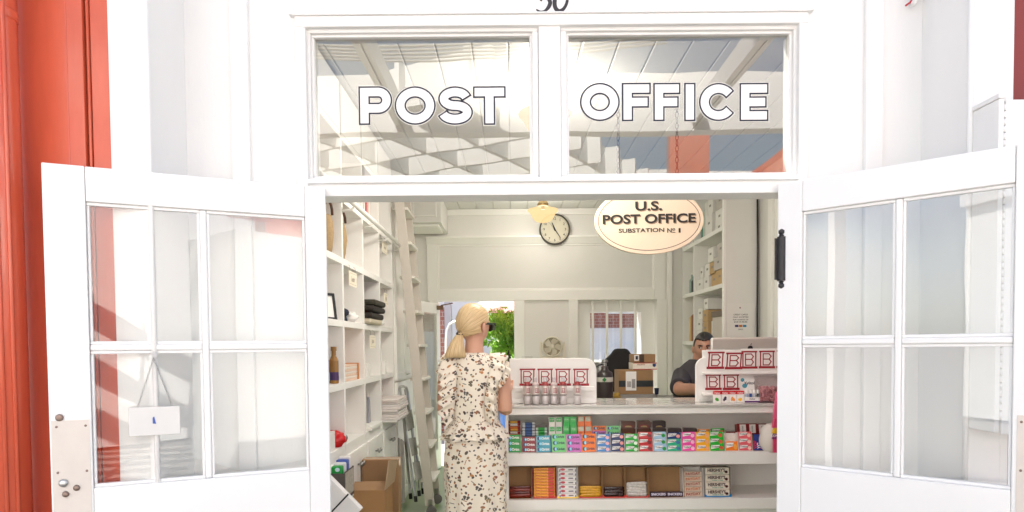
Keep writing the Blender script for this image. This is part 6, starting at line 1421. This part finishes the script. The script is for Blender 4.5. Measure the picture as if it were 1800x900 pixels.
for s in (-1, 1):
    pth = [(s*.070, .070, 1.405), (s*.082, .02, 1.438), (s*.088, -.05, 1.428), (s*.090, -.095, 1.36), (s*.092, -.115, 1.28), (s*.098, -.112, 1.20), (s*.108, -.100, 1.13), (s*.112, -.088, 1.075)]
    if s > 0: pth[4:] = [(.078, -.118, 1.28), (.062, -.118, 1.20), (.060, -.108, 1.13), (.066, -.102, 1.075)]
    ot = [(s*1, .5, .0), (s*1, .1, .05), (s*1, -.15, -.02), (s*1, -.35, -.15), (s*1, -.35, -.2), (s*.9, -.5, -.15), (s*.8, -.6, -.2), (s*.7, -.7, -.3)]
    wd_ = [.06, .085, .098, .080, .052, .058, .075, .06] if s > 0 else [.06, .085, .10, .10, .095, .095, .09, .06]
    ruffle(pth, ot, wd_, .014, 105, 130, 7, .11*s).build('ruffle', CLOTH, wo, smooth=True, world=False, solid=.0022)
    pth2 = [(s*.145, -.03, 1.405), (s*.158, -.06, 1.37), (s*.155, -.085, 1.32), (s*.13, -.108, 1.27)]
    ruffle(pth2, [(s, -.1, .1), (s, -.3, -.1), (s, -.5, -.4), (s*.5, -.6, -.6)], [.045, .050, .035, .02], .010, 130, 70, 5, .5*s).build('ruffle', CLOTH, wo, smooth=True, world=False, solid=.002)
kp = lambda p: False if (abs(p.x) > .05 and -.05 < p.z < .008 and p.y > -.024+.35*max(0, -.012-p.z)) else ((p.y < .022+max(0, p.z)*.55) if p.z > -.028 else (p.y < .022+(p.z+.028)*2.4))
BAND = HM @ Vector((0, -.108, -.052))
cap(HM, (0, -.012, .015), (.0845, .104, .110), (0, -.92, -.52), kp, BLOND, 'hair', wo, 84, 46, .006)
hr = LAST[0]
pt = [(BAND.x, BAND.y+.012, BAND.z+.004, .021, .017), (BAND.x-.002, BAND.y+.002, BAND.z-.004, .0185, .016), (BAND.x-.006, BAND.y-.008, BAND.z-.018, .024, .021), (BAND.x-.014, BAND.y-.018, BAND.z-.05, .038, .027), (BAND.x-.022, BAND.y-.023, BAND.z-.09, .050, .030), (BAND.x-.026, BAND.y-.022, BAND.z-.122, .058, .031), (BAND.x-.027, BAND.y-.018, BAND.z-.134, .054, .026), (BAND.x-.026, BAND.y-.012, BAND.z-.130, .02, .012)]
q = loft(pt, 64, lambda a, z, t: .0015*math.sin(a*13+2*math.sin(a*5)))
q.uv = [(u/(.16*6.283)*.7, v*3) for u, v in q.uv]; wavyhem(q, 65, .0, .9)
for i in range(5*65, 7*65): x, y, z = q.v[i]; q.v[i] = (x, y, z+.0035*mnoise.noise(Vector((i*.9, 0, 0))))
q.build('ponytail', BLOND, wo, smooth=True, world=False)
MB().lathe([(.0175, -.006), (.0205, 0), (.0175, .006)], 20, M=Matrix.Translation(BAND+Vector((-.002, -.001, -.004))) @ Matrix.Rotation(.5, 4, 'X') @ Matrix.Rotation(.25, 4, 'Y')).build('hair_band', BLACK, wo, smooth=True, world=False)
q = MB(); rr = random.Random(12)
for k in range(26):
    if k < 14:                      # short wisps at the nape
        a_ = HM @ Vector((rr.uniform(-.055, .06), -.062+rr.uniform(-.02, .02), -.055+rr.uniform(-.02, .01))); d_ = Vector((rr.uniform(-.02, .02), -.012, -.03-rr.random()*.025))
    else:                           # a few loose hairs off the crown
        t_ = rr.uniform(-1, 1); a_ = HM @ Vector((.075*t_, -.03+rr.uniform(-.05, .05), .115-.03*t_*t_)); d_ = Vector((rr.uniform(-.03, .03), rr.uniform(-.03, .0), rr.uniform(.0, .012)))
    q.tube([a_, a_+d_*.5+Vector((rr.uniform(-.006, .006), -.003, .003)), a_+d_], [.0007, .0006, .0003], 4)
q.build('loose_strands', BLOND, wo, world=False); LAST[0]['kind'] = 'stuff'
# sunglasses and earring
sgl = MB()
for s in (-1, 1):
    sgl.box(s*.078-.0025, s*.078+.0025, -.012, .088, .006, .019, M=HM)
    sgl.prism([(s*.006, -.012), (s*.030, -.026), (s*.062, -.016), (s*.074, .016), (s*.070, .024), (s*.008, .016)][::s], .092, .099, M=HM)
sgl.box(-.01, .01, .094, .099, .008, .016, M=HM)
sgl.box(.066, .080, .084, .096, .004, .021, M=HM); sgl.box(-.080, -.066, .084, .096, .004, .021, M=HM)
sgl.build('sunglasses', mat('black_acetate', (.012,.012,.010), .12), wo, bevel=.002, world=False)
MB().prism([(.080, -.020), (.0805, -.020), (.0805, .012), (.080, .012)], .066, .088, M=HM).build('dark_lens', mat('green_lens', (.03,.04,.01), .1), wo, world=False)
MB().ell(HM @ Vector((.081, -.004, -.047)), (.004, .004, .005), 10, 8).build('earring', mat('gold_pearl', (.8,.68,.5), .2, metal=.3), wo, True, world=False)
# ---------------------------------------------------------------- the clerk behind the counter
ml_ = Vector((1.565, 2.95, 0)); q = MB()
MH = Matrix.Translation((.015, -.03, 1.452)) @ Matrix.Rotation(PI-.30, 4, 'Z') @ Matrix.Rotation(rad(-5), 4, 'X')
head_shell(q, MH, .083, .100, .120, .16, .10)
q.tube([(0, .02, 1.28), (0, .01, 1.33), (.005, -.01, 1.40)], [.09, .076, .074], 18)
solid_loft(q, [(0, .03, .62, .19, .16), (0, .03, .85, .20, .17), (0, .02, 1.08, .19, .15), (0, .01, 1.22, .18, .12), (0, .01, 1.30, .12, .08), (0, .01, 1.35, .07, .06)])
arms = {}
for s in (-1, 1):
    sh = Vector((s*.165, .0, 1.215)); el_ = Vector((s*.270, -.34, 1.135)) if s < 0 else Vector((.26, -.36, 1.155)); wr = Vector((-.075, -.60, 1.150)) if s < 0 else Vector((.10, -.62, 1.15)); arms[s] = (sh, el_, wr)
    q.tube([sh+Vector((-s*.05, 0, 0)), sh, sh.lerp(el_, .5), el_, el_.lerp(wr, .4), wr], [.05, .055, .052, .050, .046, .032], 14)
    d = (wr-el_).normalized(); zz_ = Vector((0, 0, 1)); xx = d.cross(zz_).normalized()*(-1 if s < 0 else 1); zz_ = xx.cross(d)*(1 if s > 0 else 1)
    hand_shell(q, Matrix.Translation(wr+d*.05) @ Matrix(((xx.x, d.x, 0, 0), (xx.y, d.y, 0, 0), (xx.z, d.z, 1, 0), (0, 0, 0, 1))), .35, 1.0)
    q.tube([(s*.10, .04, .66), (s*.14, -.20, .66), (s*.15, -.34, .62), (s*.15, -.34, .30), (s*.15, -.33, .08)], [.10, .09, .075, .06, .045], 12); q.tube([(s*.15, -.30, .05), (s*.155, -.42, .04), (s*.158, -.50, .035)], [.05, .05, .035], 10)
me = fuse(q, 'clerk_body', SK2, .0060, 3)
mo = bpy.data.objects.new('person', me); COL.objects.link(mo); mo.location = ml_; WM[mo.name] = Matrix.Translation(ml_)
tag(mo, 'dark haired clerk in a charcoal shirt leaning on the counter beside the computer', 'person')
q = MB()
solid_loft(q, [(0, .03, .60, .215, .185), (0, .03, .85, .222, .19), (0, .02, 1.08, .228, .182), (0, .01, 1.20, .232, .165), (0, .01, 1.275, .200, .125), (0, .01, 1.325, .145, .10), (0, .008, 1.360, .098, .088)])
for s in (-1, 1):
    sh, el_, wr = arms[s]; q.tube([sh+Vector((-s*.06, 0, .0)), sh+Vector((s*.005, 0, .01)), sh.lerp(el_, .45), sh.lerp(el_, .86)], [.075, .074, .076, .077], 16)
put('shirt', fuse(q, 'shirt', mat('charcoal_shirt', (.040,.036,.042), .85, .15, 60, bump=.3, bscale=25), .008, 4), None, mo, world=False)
q = MB()
for s in (-1, 1): q.tube([(s*.10, .05, .66), (s*.14, -.20, .66), (s*.15, -.345, .625), (s*.15, -.35, .30), (s*.15, -.34, .07)], [.115, .105, .09, .075, .065], 12)
solid_loft(q, [(0, .04, .55, .20, .17), (0, .04, .66, .21, .18)]); put('trousers', fuse(q, 'trousers', mat('dark_trousers', (.02,.02,.025), .9), .01, 3), None, mo, world=False)
for s in (-1, 1):
    MB().ell((0,0,0), (.0125, .008, .0085), 14, 10, M=(MH @ Matrix.Identity(4)).to_3x3().to_4x4()).build('eye', mat('eye_white', (.62,.58,.54), .25), mo, True, world=False); LAST[0].location = MH @ Vector((s*.032, .0905, .010))
    MB().ell((0,0,0), (.006, .004, .0065), 12, 8, M=MH.to_3x3().to_4x4()).build('iris', mat('dark_iris', (.012,.008,.006), .15), mo, True, world=False); LAST[0].location = MH @ Vector((s*.032+.004, .0955, .010))
    MB().tube([MH @ Vector((s*.014, .100, .025)), MH @ Vector((s*.032, .099, .032)), MH @ Vector((s*.052, .086, .027))], [.0035, .0048, .002], 8).build('eyebrow', BLACK, mo, True, world=False)
    MB().tube([MH @ Vector((s*.019, .094, .016)), MH @ Vector((s*.032, .0985, .0185)), MH @ Vector((s*.045, .090, .014))], [.0015, .0022, .0015], 6).build('eyelid', mat('dark_lid', (.05,.025,.02), .5), mo, True, world=False)
MB().tube([MH @ Vector((-.024, .088, -.058)), MH @ Vector((0, .103, -.056)), MH @ Vector((.024, .088, -.058))], [.002, .005, .002], 8).build('lips', mat('lip', (.34,.12,.10), .45), mo, True, world=False)
kp2 = lambda p: (p.z > .066+.25*max(0, abs(p.x)-.04) and p.y < .094) or (p.z > .012 and p.y < .028) or (p.z > -.045 and p.y < -.035)
cap(MH, (0, -.006, .016), (.0865, .1045, .114), (0, -.3, .95), kp2, BLK, 'hair', mo, 60, 40, .008)
sh, el_, wr = arms[-1]; d = (wr-el_).normalized()
MB().tube([wr-d*.03, wr+d*.008], [(.036, .036), (.035, .035)], 16).build('watch_band', BLACK, mo, True, world=False)
stl = thing('stool', 'tall stool under the clerk behind the counter', 'stool', (1.6, 2.98, 0)); MB().lathe([(.18, .50), (.19, .52), (.19, .54), (.17, .552)], 24).build('seat', BKC, stl, world=False)
for k in range(4): a_ = PI/4+k*PI/2; MB().tube([(.12*math.cos(a_), .12*math.sin(a_), .51), (.2*math.cos(a_), .2*math.sin(a_), 0)], .014, 8).build('leg', STEEL, stl, world=False)
